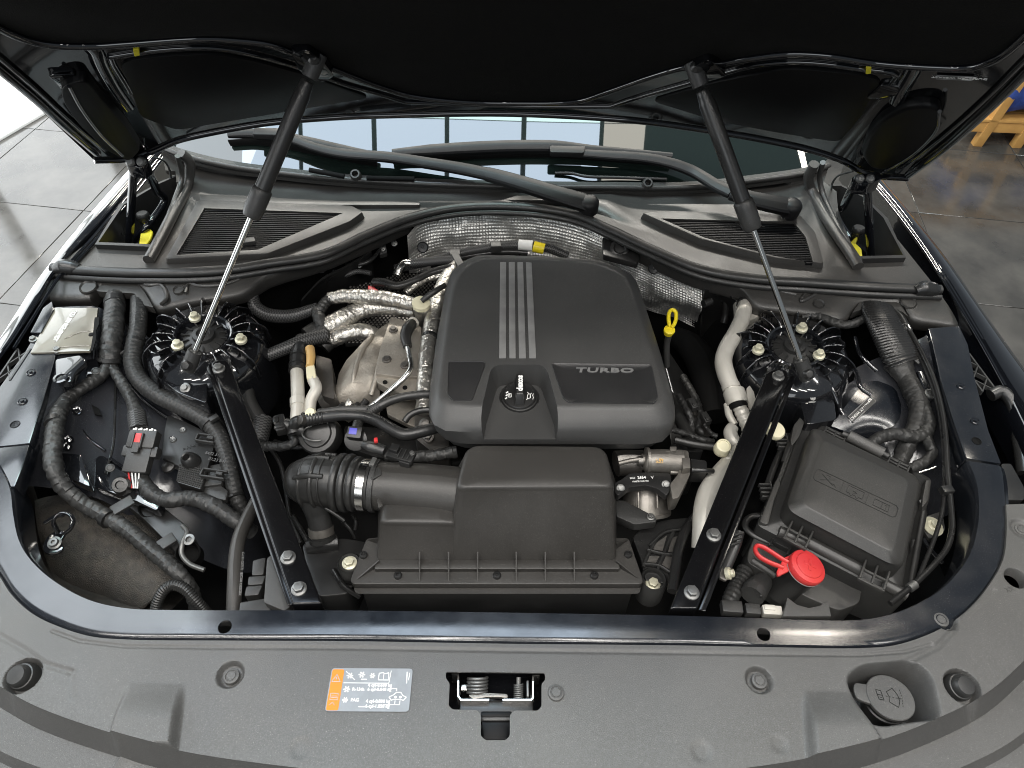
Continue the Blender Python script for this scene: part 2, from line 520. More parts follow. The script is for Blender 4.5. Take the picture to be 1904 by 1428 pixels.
M['brace'] = mat('brace_black_paint', (.004, .004, .0045), .15, spec=.32, coat=.12, coatr=.10, dust=.05, bump=(300, .06, .0005))
M['cover'] = mat('grey_moulded_plastic', (.056, .0555, .054), .48, spec=.45, dust=.32, bump=(950, .40, .0007), var=(5, (.060, .0585, .055)), rvar=(14, .06), grain=.30)
M['cowl'] = mat('scuttle_plastic', (.028, .027, .0255), .36, dust=.16, bump=(900, .22, .0006), rvar=(10, .07), grain=.30)
M['plastic'] = mat('black_moulded_plastic', (.022, .022, .0215), .44, dust=.14, bump=(800, .22, .0006), rvar=(12, .06), grain=.30)
M['plastic_b'] = mat('black_smooth_plastic', (.013, .013, .013), .34, dust=.12, bump=(500, .1, .0005), rvar=(20, .08))
M['engine'] = mat('engine_cover_plastic', (.034, .034, .0335), .46, dust=.24, bump=(1300, .30, .0007), rvar=(6, .05), grain=.30)
M['engine_in'] = mat('engine_cover_inset', (.015, .015, .0155), .36, dust=.18, bump=(1500, .35, .0006), grain=.30)
M['airbox'] = mat('air_box_plastic', (.026, .0245, .0225), .44, dust=.24, bump=(900, .22, .0006), rvar=(9, .06), grain=.30)
M['fuse'] = mat('fuse_box_plastic', (.030, .0295, .028), .44, dust=.14, bump=(1000, .28, .0006), grain=.30)
M['rubber'] = mat('black_rubber', (.018, .018, .0175), .40, dust=.10, bump=(420, .12, .0006), rvar=(25, .08))
M['rubber_g'] = mat('smooth_black_hose', (.014, .014, .014), .30, dust=.10, rvar=(30, .08), bump=(120, .08, .0008))
M['tape'] = mat('wound_fabric_tape', (.020, .020, .0195), .48, kind='tape', dust=.10, bump=(700, .25, .0008), bump2=(70, .35, .003))
M['braid'] = mat('braided_sleeve', (.009, .009, .009), .42, kind='braid')
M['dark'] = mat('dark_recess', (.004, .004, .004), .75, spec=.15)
M['pad'] = mat('bonnet_insulation', (.0030, .0029, .0027), .8, spec=.15, dust=.03, bump=(600, .5, .0015), bump2=(9, .2, .01))
M['felt'] = mat('wheel_liner_felt', (.030, .027, .023), .85, var=(60, (.058, .050, .040)), dust=.45, bump=(420, 1.0, .003), bump2=(14, .25, .01))
M['alloy'] = mat('cast_alloy', (.24, .225, .205), .50, metal=.8, var=(30, (.15, .14, .125)), bump=(350, .3, .001), rvar=(20, .1))
M['alloy_d'] = mat('dull_alloy', (.24, .23, .215), .5, metal=1, var=(18, (.15, .14, .13)), bump=(160, .35, .0015), rvar=(18, .12))
M['shield'] = mat('manifold_shield', (.40, .37, .325), .52, metal=.65, var=(14, (.27, .245, .21)), bump=(240, .45, .002), bump2=(45, .3, .004), rvar=(25, .12), dust=.3)
M['foil'] = mat('crinkled_foil', (.58, .56, .51), .36, metal=.9, bump=(190, .5, .003), bump2=(55, .5, .006), var=(60, (.45, .43, .40)))
M['embossed'] = mat('embossed_heat_shield', (.74, .73, .70), .42, metal=.75, var=(12, (.46, .455, .44)), rvar=(15, .08))
M['steel'] = mat('bright_steel', (.60, .59, .57), .22, metal=1, rvar=(40, .06))
M['chrome'] = mat('piston_rod_chrome', (.62, .61, .58), .14, metal=1)
M['trim'] = mat('brushed_trim', (.34, .34, .335), .42, metal=.55, bump=(900, .12, .0004), var=(25, (.25, .25, .25)), rvar=(14, .10))
M['boltgrey'] = mat('grey_bolt', (.17, .17, .165), .40, metal=.7, rvar=(60, .1))
M['zinc'] = mat('yellow_zinc_bolt', (.62, .60, .47), .42, metal=.35, var=(120, (.50, .48, .36)))
M['white_pipe'] = mat('matt_alloy_pipe', (.56, .54, .49), .42, metal=.25, var=(20, (.48, .46, .41)), bump=(120, .1, .001), dust=.2)
M['cream'] = mat('cream_plastic', (.66, .62, .44), .42)
M['ochre'] = mat('ochre_plastic', (.55, .35, .13), .4)
M['yellow'] = mat('yellow_plastic', (.78, .62, .02), .38, dust=.05)
M['yellow_tag'] = mat('yellow_tag', (.60, .52, .02), .5)
M['red'] = mat('red_plastic', (.50, .030, .035), .38, dust=.10, var=(16, (.56, .04, .035)))
M['blue'] = mat('blue_plastic', (.07, .07, .42), .4)
M['white'] = mat('white_print', (.72, .72, .70), .6)
M['greyprint'] = mat('grey_print', (.26, .26, .26), .6)
M['dimprint'] = mat('dim_print', (.10, .10, .10), .6)
M['moulded'] = mat('moulded_mark', (.013, .013, .0127), .5)
M['label_silver'] = mat('silver_label', (.215, .232, .25), .50, spec=.3, var=(40, (.185, .20, .216)))
M['label_orange'] = mat('orange_label', (.52, .18, .013), .5, spec=.3)
M['beige_sheen_print'] = mat('painted_beige_sheen', (.13, .12, .098), .20, coat=.8, var=(12, (.18, .165, .13)))  # beige reflection on the number panel put into the base colour; also print
M['glass'] = mat('windscreen_glass', (.006, .010, .009), .015, spec=.75, coat=0)
M['wiper'] = mat('wiper_black', (.0045, .0045, .005), .45, spec=.28, dust=.06, rvar=(20, .05))
M['tile'] = mat('floor_tile', (.044, .041, .038), .15, spec=.75, var=(4.5, (.082, .076, .069)), rvar=(9, .06), bump=(40, .04, .001))
M['grout'] = mat('floor_grout', (.17, .16, .145), .6)
M['wall'] = mat('white_wall', (.80, .80, .79), .7)
M['wood'] = mat('pale_wood', (.55, .30, .09), .45, var=(14, (.46, .24, .07)))
M['bluecloth'] = mat('blue_cloth', (.03, .07, .30), .7, var=(9, (.015, .03, .14)), bump=(30, .5, .01))
# ------------------------------------------------------------------ the room: tiled floor, wall
floor = obj('floor', [(-9, -5, -.905), (9, -5, -.905), (9, 9, -.905), (-9, 9, -.905)], [(0, 1, 2, 3)], M['grout'], None, 0)
floor['kind'] = 'structure'; floor['label'] = 'grey tiled showroom floor round the car'
TS, TA = .60, R(-8)
bm = bmesh.new(); h = TS / 2 - .0017
add_prism(bm, [Vec((a, b, .004)) for a, b in ((-h, -h), (h, -h), (h, h), (-h, h))], [Vec((a, b, -.004)) for a, b in ((-h, -h), (h, -h), (h, h), (-h, h))], .0015, 1)
tile0 = None
for i in range(-8, 9):
    for j in range(-2, 10):
        x, y = (i + .42) * TS, (j + .28) * TS
        x, y = x * math.cos(TA) - y * math.sin(TA) + .3, x * math.sin(TA) + y * math.cos(TA)
        if abs(x) < .7 or y < .2 or abs(x) > 4.6: continue
        if tile0 is None:
            tile0 = bobj('tile', bm, M['tile'], floor); tl = tile0
            tl.rotation_euler = (0, 0, TA)
        else: tl = tile0.copy(); COL.objects.link(tl); tl.parent = floor
        tl.location = Vec((x, y, -.904)) - WL[floor]
# white wall beyond the tiles on the left, with added glowing panels
a, b = P(-260, 415, -.9), P(120, 193, -.9); d = (b - a).normalized(); nrm = Vec((-d.y, d.x, 0))
gw = thing('glowing_wall', 'white showroom wall with added glow at the far left edge of the floor', 'window wall', a, kind='structure')
A0, A1 = a - d * 3.2, b + d * .15
prism('plinth', [A0, A1, A1 + nrm * .2, A0 + nrm * .2], -.015, M['wall'], gw, .004)
for k in range(6):
    p, q = A0.lerp(A1, k / 6), A0.lerp(A1, (k + 1) / 6); up = Vec((0, 0, .015))
    prism('wall_post', [p + up, p + up + d * .06, p + up + d * .06 + nrm * .12, p + up + nrm * .12], -2.7, M['wall'], gw, .003)
    prism('glow_panel', [p + up + d * .06 + nrm * .05, q + up + nrm * .05, q + up + nrm * .07, p + up + d * .06 + nrm * .07], -2.7, M['wall_glow'], gw, 0)
prism('head_rail', [A0 + Vec((0, 0, 2.8)), A1 + Vec((0, 0, 2.8)), A1 + nrm * .2 + Vec((0, 0, 2.8)), A0 + nrm * .2 + Vec((0, 0, 2.8))], -.3, M['wall'], gw, .004)
# ------------------------------------------------------------------ car body
car = thing('car', 'black car with its bonnet propped open over the engine bay', 'car', (0, .9, -.9))
def hz(x, y): return .15 + (1.24 - y) + .16 * (1 - (x / .8) ** 2)
def H(s): return [PS(*map(float, t.split(',')), hz) for t in s.split()]
HN = Vec((0, -.707, -.707))      # from the bonnet's underside towards the bay
edge0 = H('175,298 238,295 285,280 330,261 410,243 500,228 620,218 720,214 952,211 1180,224 1300,240 1400,256 1500,277 1560,296 1620,325 1690,331')
rows = [edge0, H('60,190 130,190 200,185 300,180 400,178 500,175 620,170 760,170 952,170 1140,172 1280,178 1400,185 1500,195 1600,205 1720,215 1835,205'),
        H('-40,95 60,90 200,90 300,90 400,90 500,90 620,90 760,90 952,90 1140,90 1280,90 1400,95 1500,100 1620,105 1800,105 1935,105'),
        H('-430,-150 -200,-150 50,-150 250,-150 420,-150 560,-150 700,-150 850,-150 952,-150 1100,-150 1300,-150 1450,-150 1600,-150 1800,-150 2050,-150 2330,-150'),
        H('-1100,-500 -700,-500 -300,-500 100,-500 420,-500 560,-500 700,-500 850,-500 952,-500 1100,-500 1300,-500 1450,-500 1700,-500 2100,-500 2500,-500 3000,-500')]
bonnet = sheet('bonnet', rows, .022, M['paint_under'], car, d=-HN, nu=5, nv=7)
bonnet['label'] = 'raised black bonnet seen from underneath'
def bead(name, s, r, m=M['paint_body'], off=.0, par=None, z=None):
    return tube(name, [p + HN * off for p in (H(s) if isinstance(s, str) else s)], r, m, par or bonnet, sides=8, n=6)
bead('rear_flange', edge0, .007)
pe = H('-70,-20 -20,22 50,55 101,66 170,68 235,64 370,55 440,58 500,66 560,88 632,118 700,145 766,165 867,177 960,179 1069,176 1136,155 1210,128 1272,110 1331,104 1398,92 1466,84 1533,86 1634,101 1735,108 1802,108 1852,92 1904,50 1945,5')
pr1 = H('-120,-60 300,20 560,30 800,60 952,70 1100,60 1300,40 1600,35 2010,-40')
pr2 = H('-300,-150 100,-150 500,-150 800,-150 952,-150 1100,-150 1300,-150 1800,-150 2200,-150')
pr3 = H('-800,-480 0,-480 400,-480 800,-480 952,-480 1100,-480 1500,-480 2000,-480 2700,-480')
pad = sheet('insulation_pad', [[p + HN * .010 for p in pe]] + [[p + HN * .022 for p in r] for r in (pr1, pr2, pr3)], .010, M['pad'], bonnet, d=-HN, nu=5, nv=5)
bead('pad_edge', pe, .006, M['paint_body'], .012)
ridgeL = '205,104 270,94 340,88 400,88 470,100 560,125 640,155 700,172 752,188'
ridgeR = '1136,197 1200,176 1264,158 1331,139 1398,121 1466,114 1533,117 1600,126 1655,133 1668,139'
for s in (ridgeL, ridgeR, '205,104 212,120 232,152 242,170', '1668,139 1655,155 1634,180', '752,188 952,196 1136,197'):
    bead('pressed_ridge', s, .0045, off=.001)
# raised mounting pressings at the hinges, side flange, clips
def hprism(name, s, h, m, bev=.008, seg=3, rr=.02, par=None):
    p = rpoly(H(s), rr, 4)
    return prism(name, [q + HN * h for q in p], 0, m, par or bonnet, bev, seg, bot=[q - HN * .004 for q in p])
hprism('hinge_pressing', '112,140 160,128 182,160 232,215 262,262 240,286 195,262 145,212 118,172', .016, M['under_matte'])
hprism('hinge_pressing', '1640,205 1690,180 1745,178 1752,200 1735,238 1690,278 1650,302 1618,298 1602,272 1615,235', .016, M['under_matte'])
for s in ('128,138 150,180 190,235 228,272', '1748,186 1742,222 1700,268 1640,306'):
    bead('pressed_ridge', s, .003, off=.017)
for s, q in (('-40,95 60,178 120,232 180,284', '-22,85 70,164 132,222 196,276'), ('1935,105 1840,200 1760,272 1690,324', '1915,98 1822,190 1744,258 1668,316')):
    bead('side_flange', s, .008); bead('side_flange', q, .004, off=.003)
for s in ('88,132 140,130 150,150 120,165', '1700,160 1640,178 1610,176 1640,150'): hprism('stiffening_rib', s, .006, M['paint_under'], .003, 2, .008)
for s in ('160,80 175,95 185,120 210,165 235,200', '1705,120 1695,140 1680,165 1670,190'): bead('drain_groove', s, .014, off=-.006)
hprism('dark_panel', '222,112 300,102 400,97 480,112 580,140 690,180 480,212 330,240 262,215', .003, M['under_matte'], .002, 2, .02)
hprism('dark_panel', '1210,185 1331,150 1466,124 1600,136 1640,145 1600,215 1560,262 1450,245 1330,222', .003, M['under_matte'], .002, 2, .02)
for s in ('247,79 258,77 260,90 250,92', '1611,113 1621,111 1620,124 1610,125'):
    hprism('yellow_clip', s, .010, M['yellow_tag'], .001, 1, .002)
for s in ('540,66 572,58 604,84 622,112 598,124 556,100', '1282,96 1318,76 1338,92 1352,110 1322,118 1290,118'):
    hprism('stay_bracket', s, .026, M['paint_under'], .004, 2, .01)
# sticker on the underside of the bonnet
a, b, c_ = [PS(x, y, hz) + HN * .0012 for x, y in ((1809, 144), (1741, 141), (1775, 136))]
F = frame((a + b) / 2, b - a, HN)
stick = box('label', F, (0, 0, 0), ((b - a).length, .016, .0008), M['plastic_b'], bonnet, 0)
text('lettering', 'DUROTEX WERKST', F @ Vec((-.006, 0, .0005)), b - a, HN, .0078, M['white'], stick)
decal('emblem', path2([(-.008, -.005), (.004, -.005), (.008, .005), (-.004, .005)], .0016, True), F @ Vec(((b - a).length * -.40, 0, .0005)), b - a, HN, M['white'], stick)
L_ = (b - a).length / 2 - .001
decal('border', path2([(-L_, -.0072), (L_, -.0072), (L_, .0072), (-L_, .0072)], .0009, True), F @ Vec((0, 0, .0005)), b - a, HN, M['greyprint'], stick)
# ------------------------------------------------------------------ windscreen and scuttle
base = pl('300,262,.055 336,276,.052 420,297,.042 538,313,.033 640,323,.027 800,332,.022 950,336,.02 1120,338,.02 1272,338,.022 1400,325,.034 1506,309,.050 1540,297,.055')
gl = [[p + Vec((0, .004, -.004)) for p in base], [p + Vec((-p.x * .04, .45, .235)) for p in base], [p + Vec((-p.x * .10, .95, .44)) for p in base]]
glass = sheet('windscreen', gl, .005, M['glass'], car, d=(0, .4, -.9), nu=6, nv=5)
lip = [p + Vec((0, -.016, -.004)) for p in base]
wallb = pl('312,338,.03 370,341,.0 470,354,-.004 640,366,-.004 800,370,-.004 930,371,-.002 985,372,.010 1120,372,.010 1160,374,-.003 1272,375,-.004 1350,376,-.004 1440,378,0 1505,350,.02 1532,338,.03')
SEAL = '101,499 148,504 269,509 403,506 504,491 605,474 680,440 760,408 830,391 905,385 1000,389 1070,402 1130,427 1210,465 1300,502 1400,520 1500,527 1620,535 1745,540'
seal = pl(SEAL, 0)
mid = pl('215,410,-.002 300,430,-.004 390,440,-.004 500,432,-.004 605,420,-.004 700,404,-.004 800,385,-.002 905,378,0 1000,380,0 1080,388,-.002 1180,420,-.004 1290,448,-.004 1400,462,-.004 1500,470,-.004 1600,466,-.004 1665,440,-.002')
lipR, wbR = resample(cat(lip, 10), 120), resample(cat(wallb, 10), 120)
undercut = [p + Vec((0, .024 if q.z < .006 else .004, -.010)) for p, q in zip(lipR, wbR)]
foot = [Vec((p.x, max(p.y - .004, q.y + .002), min(p.z - .004, q.z + .006))) for p, q in zip(undercut, wbR)]
rowsC = [resample(cat(r, 10), 120) for r in (base, lip)] + [[p + Vec((0, .001, -.009)) for p in lipR], undercut, foot, wbR] + [resample(cat(r, 10), 120) for r in (mid, seal)]
cowl = sheet('scuttle_panel', rowsC, .010, M['cowl'], car, nu=1, nv=5, flatv=True)
tube('scuttle_lip', lip, .0055, M['cowl'], car, sides=8)
# wells for the bonnet hinges, cut through the panel
WELLS = [pl('186,458 232,388 300,348 332,334 334,352 306,430 286,462', .0), pl('1542,352 1560,352 1600,372 1640,412 1676,482 1590,484 1562,420', .0)]
cutters = [prism('cutter', [p + Vec((0, 0, .15)) for p in w_], .3, M['dark'], None, 0) for w_ in WELLS]
cut(cowl, cutters)
for w_ in WELLS:
    c0 = sum(w_, Vec()) / len(w_)
    rim = [[p + (p - c0).normalized() * o + Vec((0, 0, z)) for p in w_] for o, z in ((.008, -.002), (.008, .010), (-.001, .010), (-.001, -.07), (-.002, -.16))]
    loft('hinge_well', rim, M['plastic_b'], car, cap0=False, cap1=True)
# air grilles let into the scuttle
def inside(p, q):
    r_ = False
    for i in range(len(q)):
        a, b = q[i - 1], q[i]
        if (a.y > p[1]) != (b.y > p[1]) and p[0] < (b.x - a.x) * (p[1] - a.y) / (b.y - a.y) + a.x: r_ = not r_
    return r_
for so, si in (('372,380 655,391 676,402 652,420 500,480 312,490', '380,387 638,396 480,464 328,474'), ('1193,404 1222,400 1484,408 1512,440 1528,498 1440,488 1300,452', '1228,406 1476,413 1498,440 1512,488 1440,476 1310,442')):
    o = pl(so, .0); i_ = pl(si, .012)
    fr = prism('vent_grille', rpoly([p + Vec((0, 0, .012)) for p in o], .006, 3), .018, M['cowl'], car, .004, 2, bot=rpoly([p + (p - sum(o, Vec()) / len(o)) * .03 + Vec((0, 0, -.008)) for p in o], .006, 3))
    cc = sum(i_, Vec()) / len(i_)
    cut(fr, [prism('cutter', [p + Vec((0, 0, .02)) for p in i_], .028, M['dark'], None, 0)])
    ys = [p.y for p in i_]; xs = [p.x for p in i_]; n = 24
    prism('grille_backing', [p + Vec((0, 0, -.007)) for p in i_], .001, M['dark'], fr, 0)
    for k in range(n):
        y = min(ys) + (max(ys) - min(ys)) * (k + .5) / n
        X = [min(xs) + (max(xs) - min(xs)) * t / 300 for t in range(301)]
        X = [x for x in X if inside((x, y), i_)]
        if len(X) > 3:
            box('slat', Matrix.Translation(((X[0] + X[-1]) / 2, y, i_[0].z - .006)), (0, 0, 0), (X[-1] - X[0] + .004, (max(ys) - min(ys)) / n * .5, .006), M['under_matte'], fr, .0006, 1)
# ribs that run up the scuttle beside the hinge wells, plus moulded steps and screw bosses
for s in ('336,285,.085 352,300,.06 350,338,.012 318,405,.008 284,470,.006 276,484,.006', '1514,305,.09 1503,330,.05 1508,352,.02 1540,412,.010 1585,478,.008 1596,496,.006'):
    tube('scuttle_rib', pl(s), .011, M['cowl'], car, sides=10)
for s in ('1530,302,.10 1524,330,.05 1530,360,.02 1560,425,.012 1600,488,.008', '330,290,.09 338,330,.03 325,372,.012 298,440,.008'):
    tube('scuttle_rib', pl(s), .006, M['cowl'], car, sides=8)
for x, y, z in ((662, 327, .03), (1203, 343, .022)):
    p = P(x, y, z)
    lathe('scuttle_boss', [(.012, -.04), (.0125, .008), (.010, .012), (.007, .012), (.0065, -.004), (0, -.004)], axf(p, (0, -.55, .8)), M['cowl'], car)
for s in ('575,316,.045 640,328,.036', '682,331,.03 770,333,.028'):
    tube('scuttle_slot', pl(s), .0055, M['dark'], car, sides=8)
prism('scuttle_step', rpoly(pl('372,361 640,374 780,374 780,381 640,381 600,386 372,372', .005), .003, 3), .012, M['cowl'], car, .003)
prism('grille_tab', pl('448,443 472,440 475,448 450,452', .016), .012, M['plastic'], car, .001)
# rubber seal along the front of the scuttle
sealt = tube('bonnet_seal', [p + Vec((0, -.004, .006)) for p in seal], .0105, M['rubber'], car, sides=12, n=8, flat=.8)
tube('seal_fold', [p + Vec((0, -.016, -.004)) for p in seal], .006, M['rubber'], car, sides=8, n=8)
for x, y in ((126, 501), (1720, 541)):
    p = P(x, y, .004)
    tube('seal_end', [p + Vec((-.022, -.003, .002)), p + Vec((-.006, 0, .006)), p + Vec((.012, 0, .004)), p + Vec((.024, 0, .002))], [.010, .0155, .0145, .010], M['rubber_g'], car, sides=12)
# front leaf of the scuttle, in front of the seal on both sides
def leaf(up, lo, nm='scuttle_leaf'):
    a, b = resample(cat(pl(up, -.008), 6), 90), resample(cat(pl(lo, -.022), 3), 90)
    sheet(nm, [a, [p.lerp(q, .5) + Vec((0, 0, .004)) for p, q in zip(a, b)], b, [p + Vec((0, .004, -.022)) for p in b]], .006, M['cowl'], car, nu=1, nv=4, d=(0, .5, -.8))
leaf('92,508 148,512 269,517 403,514 504,499 605,482 680,448 762,414', '77,556 168,556 172,552 180,543 215,541 262,541 274,555 286,574 320,571 360,562 450,548 497,520 600,489 690,450 764,416')
leaf('1128,436 1210,474 1300,511 1400,529 1500,536 1620,544 1752,552', '1130,440 1205,480 1300,522 1378,545 1405,570 1450,578 1499,585 1553,596 1573,594 1585,580 1600,571 1680,574 1690,592 1782,608')
for x, y, r_ in ((333, 541, .011), (165, 535, .017), (1522, 566, .011), (1688, 563, .017)):
    lathe('moulded_dish', [(r_, .002), (r_ * .92, .005), (r_ * .7, .001), (r_ * .6, -.001), (0, -.001)], axf(P(x, y, -.012), (0, -.15, 1)), M['cowl'], car, 20)
for s in ('262,520 275,530 300,530 310,555 300,566', '345,545 352,528 372,532 420,528 470,508', '1500,540 1490,560 1520,545', '1480,548 1440,540 1380,530 1362,522'):
    tube('moulded_rib', [p for p in pl(s, -.010)], .004, M['cowl'], car, sides=8)
prism('moulded_block', rpoly(pl('178,541 192,524 252,524 268,541 286,572 262,566 250,545 200,543', -.012), .005, 3), .016, M['cowl'], car, .005, 3)
prism('moulded_block', rpoly(pl('1584,582 1600,560 1672,562 1690,590 1676,578 1604,574', -.012), .005, 3), .016, M['cowl'], car, .005, 3)
# push-in clips under the arch
for x, y in ((812, 403), (1058, 406), (890, 394), (1000, 397)):
    pin('push_clip', P(x, y, -.006), (0, -.7, .7), .0095, M['plastic_b'], car)
# ------------------------------------------------------------------ firewall: dark sheet behind everything
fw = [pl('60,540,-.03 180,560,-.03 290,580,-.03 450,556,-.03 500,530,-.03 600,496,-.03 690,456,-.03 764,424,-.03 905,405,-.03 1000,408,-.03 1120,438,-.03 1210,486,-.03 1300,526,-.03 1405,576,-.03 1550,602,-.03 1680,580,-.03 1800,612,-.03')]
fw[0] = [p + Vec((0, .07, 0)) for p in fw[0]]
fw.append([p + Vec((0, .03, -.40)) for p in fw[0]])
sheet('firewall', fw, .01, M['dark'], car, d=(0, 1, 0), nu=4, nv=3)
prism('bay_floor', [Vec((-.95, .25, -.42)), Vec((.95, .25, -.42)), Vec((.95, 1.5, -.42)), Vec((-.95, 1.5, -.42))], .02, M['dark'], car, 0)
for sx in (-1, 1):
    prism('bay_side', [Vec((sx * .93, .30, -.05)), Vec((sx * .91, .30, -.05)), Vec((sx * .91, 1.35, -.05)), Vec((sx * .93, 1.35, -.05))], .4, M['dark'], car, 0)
# ------------------------------------------------------------------ front crossmember (painted U round the bay) and upper rails
inn = '-52,700 -30,800 22,900 27,948 36,998 57,1035 101,1076 168,1113 235,1128 302,1131 640,1132 950,1136 1264,1142 1398,1146 1499,1150 1600,1150 1667,1136 1735,1103 1775,1066 1802,1025 1815,975 1817,948 1813,900 1803,872 1797,857'
out = '-120,780 -100,900 -50,1000 -30,1030 0,1072 20,1103 60,1140 107,1163 168,1182 235,1188 420,1190 640,1191 950,1196 1264,1199 1466,1203 1600,1204 1667,1198 1751,1167 1802,1131 1842,1083 1866,1036 1872,982 1872,948 1870,905 1868,885 1863,867'
A = resample(cat(pl(inn, 0), 8), 200); B = resample(cat(pl(out, 0), 8), 200)
# match the two lines by nearest direction from the bay centre
cb = Vec((0, .85, 0))
def byangle(L, n=200, lo=-3.35, hi=.2):
    ang = []
    for p in L:
        a = math.atan2(p.y - cb.y, p.x - cb.x)
        if a > 2: a -= 2 * math.pi
        ang.append(a)
    out_ = []
    for k in range(n):
        t = max(ang[0], -3.5) + (ang[-1] - max(ang[0], -3.5)) * k / (n - 1)
        j = 0
        while j < len(L) - 2 and ang[j + 1] < t: j += 1
        f = (t - ang[j]) / (ang[j + 1] - ang[j] or 1); out_.append(L[j].lerp(L[j + 1], min(max(f, 0), 1)))
    return out_
A, B = byangle(A), byangle(B)
cin = [p + (cb - p).normalized() * .002 + Vec((0, 0, -.055)) for p in A]
xm = sheet('front_crossmember', [cin, [p + Vec((0, 0, -.006)) for p in A], [p.lerp(q, .06) + Vec((0, 0, .0005)) for p, q in zip(A, B)], [p.lerp(q, .5) + Vec((0, 0, .0010)) for p, q in zip(A, B)], [p.lerp(q, .93) + Vec((0, 0, .0004)) for p, q in zip(A, B)], [q + Vec((0, 0, -.002)) for q in B], [q + (q - cb).normalized() * .006 + Vec((0, 0, -.006)) for q in B]], .004, M['paint_satin'], car, nu=1, nv=3, flatv=True)
for x, y in ((417, 1164), (1421, 1178)):
    p = P(x, y, .0035)
    cut(xm, [lathe('cutter', [(.0088, -.03), (.0088, .03)], axf(p, (0, 0, 1)), M['dark'], None, 24)])
# upper rails with their seams and bolts
for nm, so in (('upper_rail', '-10,732 44,657 78,600 96,571 120,571 101,671 81,743 55,824 -20,832'), ('upper_rail', '1726,610 1784,606 1800,640 1812,700 1838,800 1862,862 1796,852 1772,780 1748,703 1734,640')):
    rl = prism(nm, pl(so, .0), .03, M['paint_satin'], car, .002, 2)
    if so[0] == '-':
        pts, hol = ((58, 693, 0), (42, 747, 0)), (28, 789)
    else: pts, hol = ((1786, 718, 0), (1812, 783, 0)), (1816, 820)
    for x, y, z in pts:
        lathe('rivet', [(.0075, 0), (.0075, .0016), (.0062, .0024), (.0052, .001), (.003, .001), (.0026, .004), (0, .004)], axf(P(x, y, .0002), (0, 0, 1)), M['paint_satin'], rl, 16)
    lathe('drain_hole', [(.0075, -.001), (.0075, .0005), (.0068, .0005), (.0066, -.0004), (0, -.0004)], axf(P(*hol, .0004), (0, 0, 1)), M['dark'], rl, 16)
prism('rail_end', pl('-40,834 55,826 42,868 27,905 -50,905', -.002), .03, M['paint_satin'], car, .002)
# ------------------------------------------------------------------ wings
def wing(ins, crest, sil):
    a, b, c_ = pl(ins, -.018), pl(crest, .008), pl(sil, -.012)
    s = 1 if c_[0].x > 0 else -1
    o = [p + Vec((s * .05, 0, -.09)) for p in c_]
    o2 = [p + Vec((s * .07, 0, -.5)) for p in c_]
    g = [p + Vec((0, 0, -.05)) for p in a]
    return sheet('wing', [g, a, b, c_, o, o2], .004, M['paint_body'], car, d=(-s * .5, 0, -.5), nu=6, nv=5)
wing('318,275 260,345 195,425 120,500 85,560 40,630 -40,740 -120,860', '290,275 225,350 165,420 100,500 62,560 12,640 -70,750 -160,880', '262,290 195,365 130,440 62,530 30,580 -20,655 -110,770 -210,900')
wing('1575,300 1640,380 1700,460 1752,545 1800,632 1850,720 1930,860', '1598,300 1668,380 1728,460 1782,540 1836,630 1886,715 1980,850', '1628,318 1700,405 1762,482 1820,565 1880,650 1940,730 2050,870')
for s in ('300,290 240,362 178,436 112,512 74,572 26,648', '305,292 248,364 186,438 120,510', '1586,300 1656,382 1716,462 1768,545 1820,632 1868,718', '1592,300 1662,382 1722,462 1774,545 1826,632'):
    tube('wing_edge', pl(s, .004), .0035, M['paint_body'], car, sides=8)
# side bracing brackets beside the rails
def lattice(c, x, n, w, h):
    F = frame(c, x); L = [((0, -h / 2, 0), (w, .003, .010)), ((0, h / 2, 0), (w, .003, .010))]
    bm = bmesh.new()
    for q in L: add_box(bm, F, *q)
    for k in range(n):
        x0, x1 = -w / 2 + w * k / n, -w / 2 + w * (k + 1) / n
        for y0, y1 in ((-h / 2, h / 2), (h / 2, -h / 2)):
            a, b = F @ Vec((x0, y0, 0)), F @ Vec((x1, y1, 0))
            add_box(bm, frame((a + b) / 2, b - a), (0, 0, 0), ((b - a).length, .002, .008))
    return bobj('lattice_bracket', bm, M['plastic'], car, 0)
lattice(P(28, 680, -.004), P(46, 655) - P(6, 715), 2, .075, .022)
lattice(P(1812, 695, -.006), P(1800, 672) - P(1850, 740), 3, .09, .026)
tube('side_hose', pl('1842,735,-.01 1862,728,-.005 1880,745,-.01 1892,800,-.03 1904,880,-.05'), .011, M['rubber_g'], car)
prism('corner_bracket', rpoly(pl('1862,862 1880,862 1904,905 1904,930 1870,930', -.012), .004), .02, M['plastic_b'], car, .003)
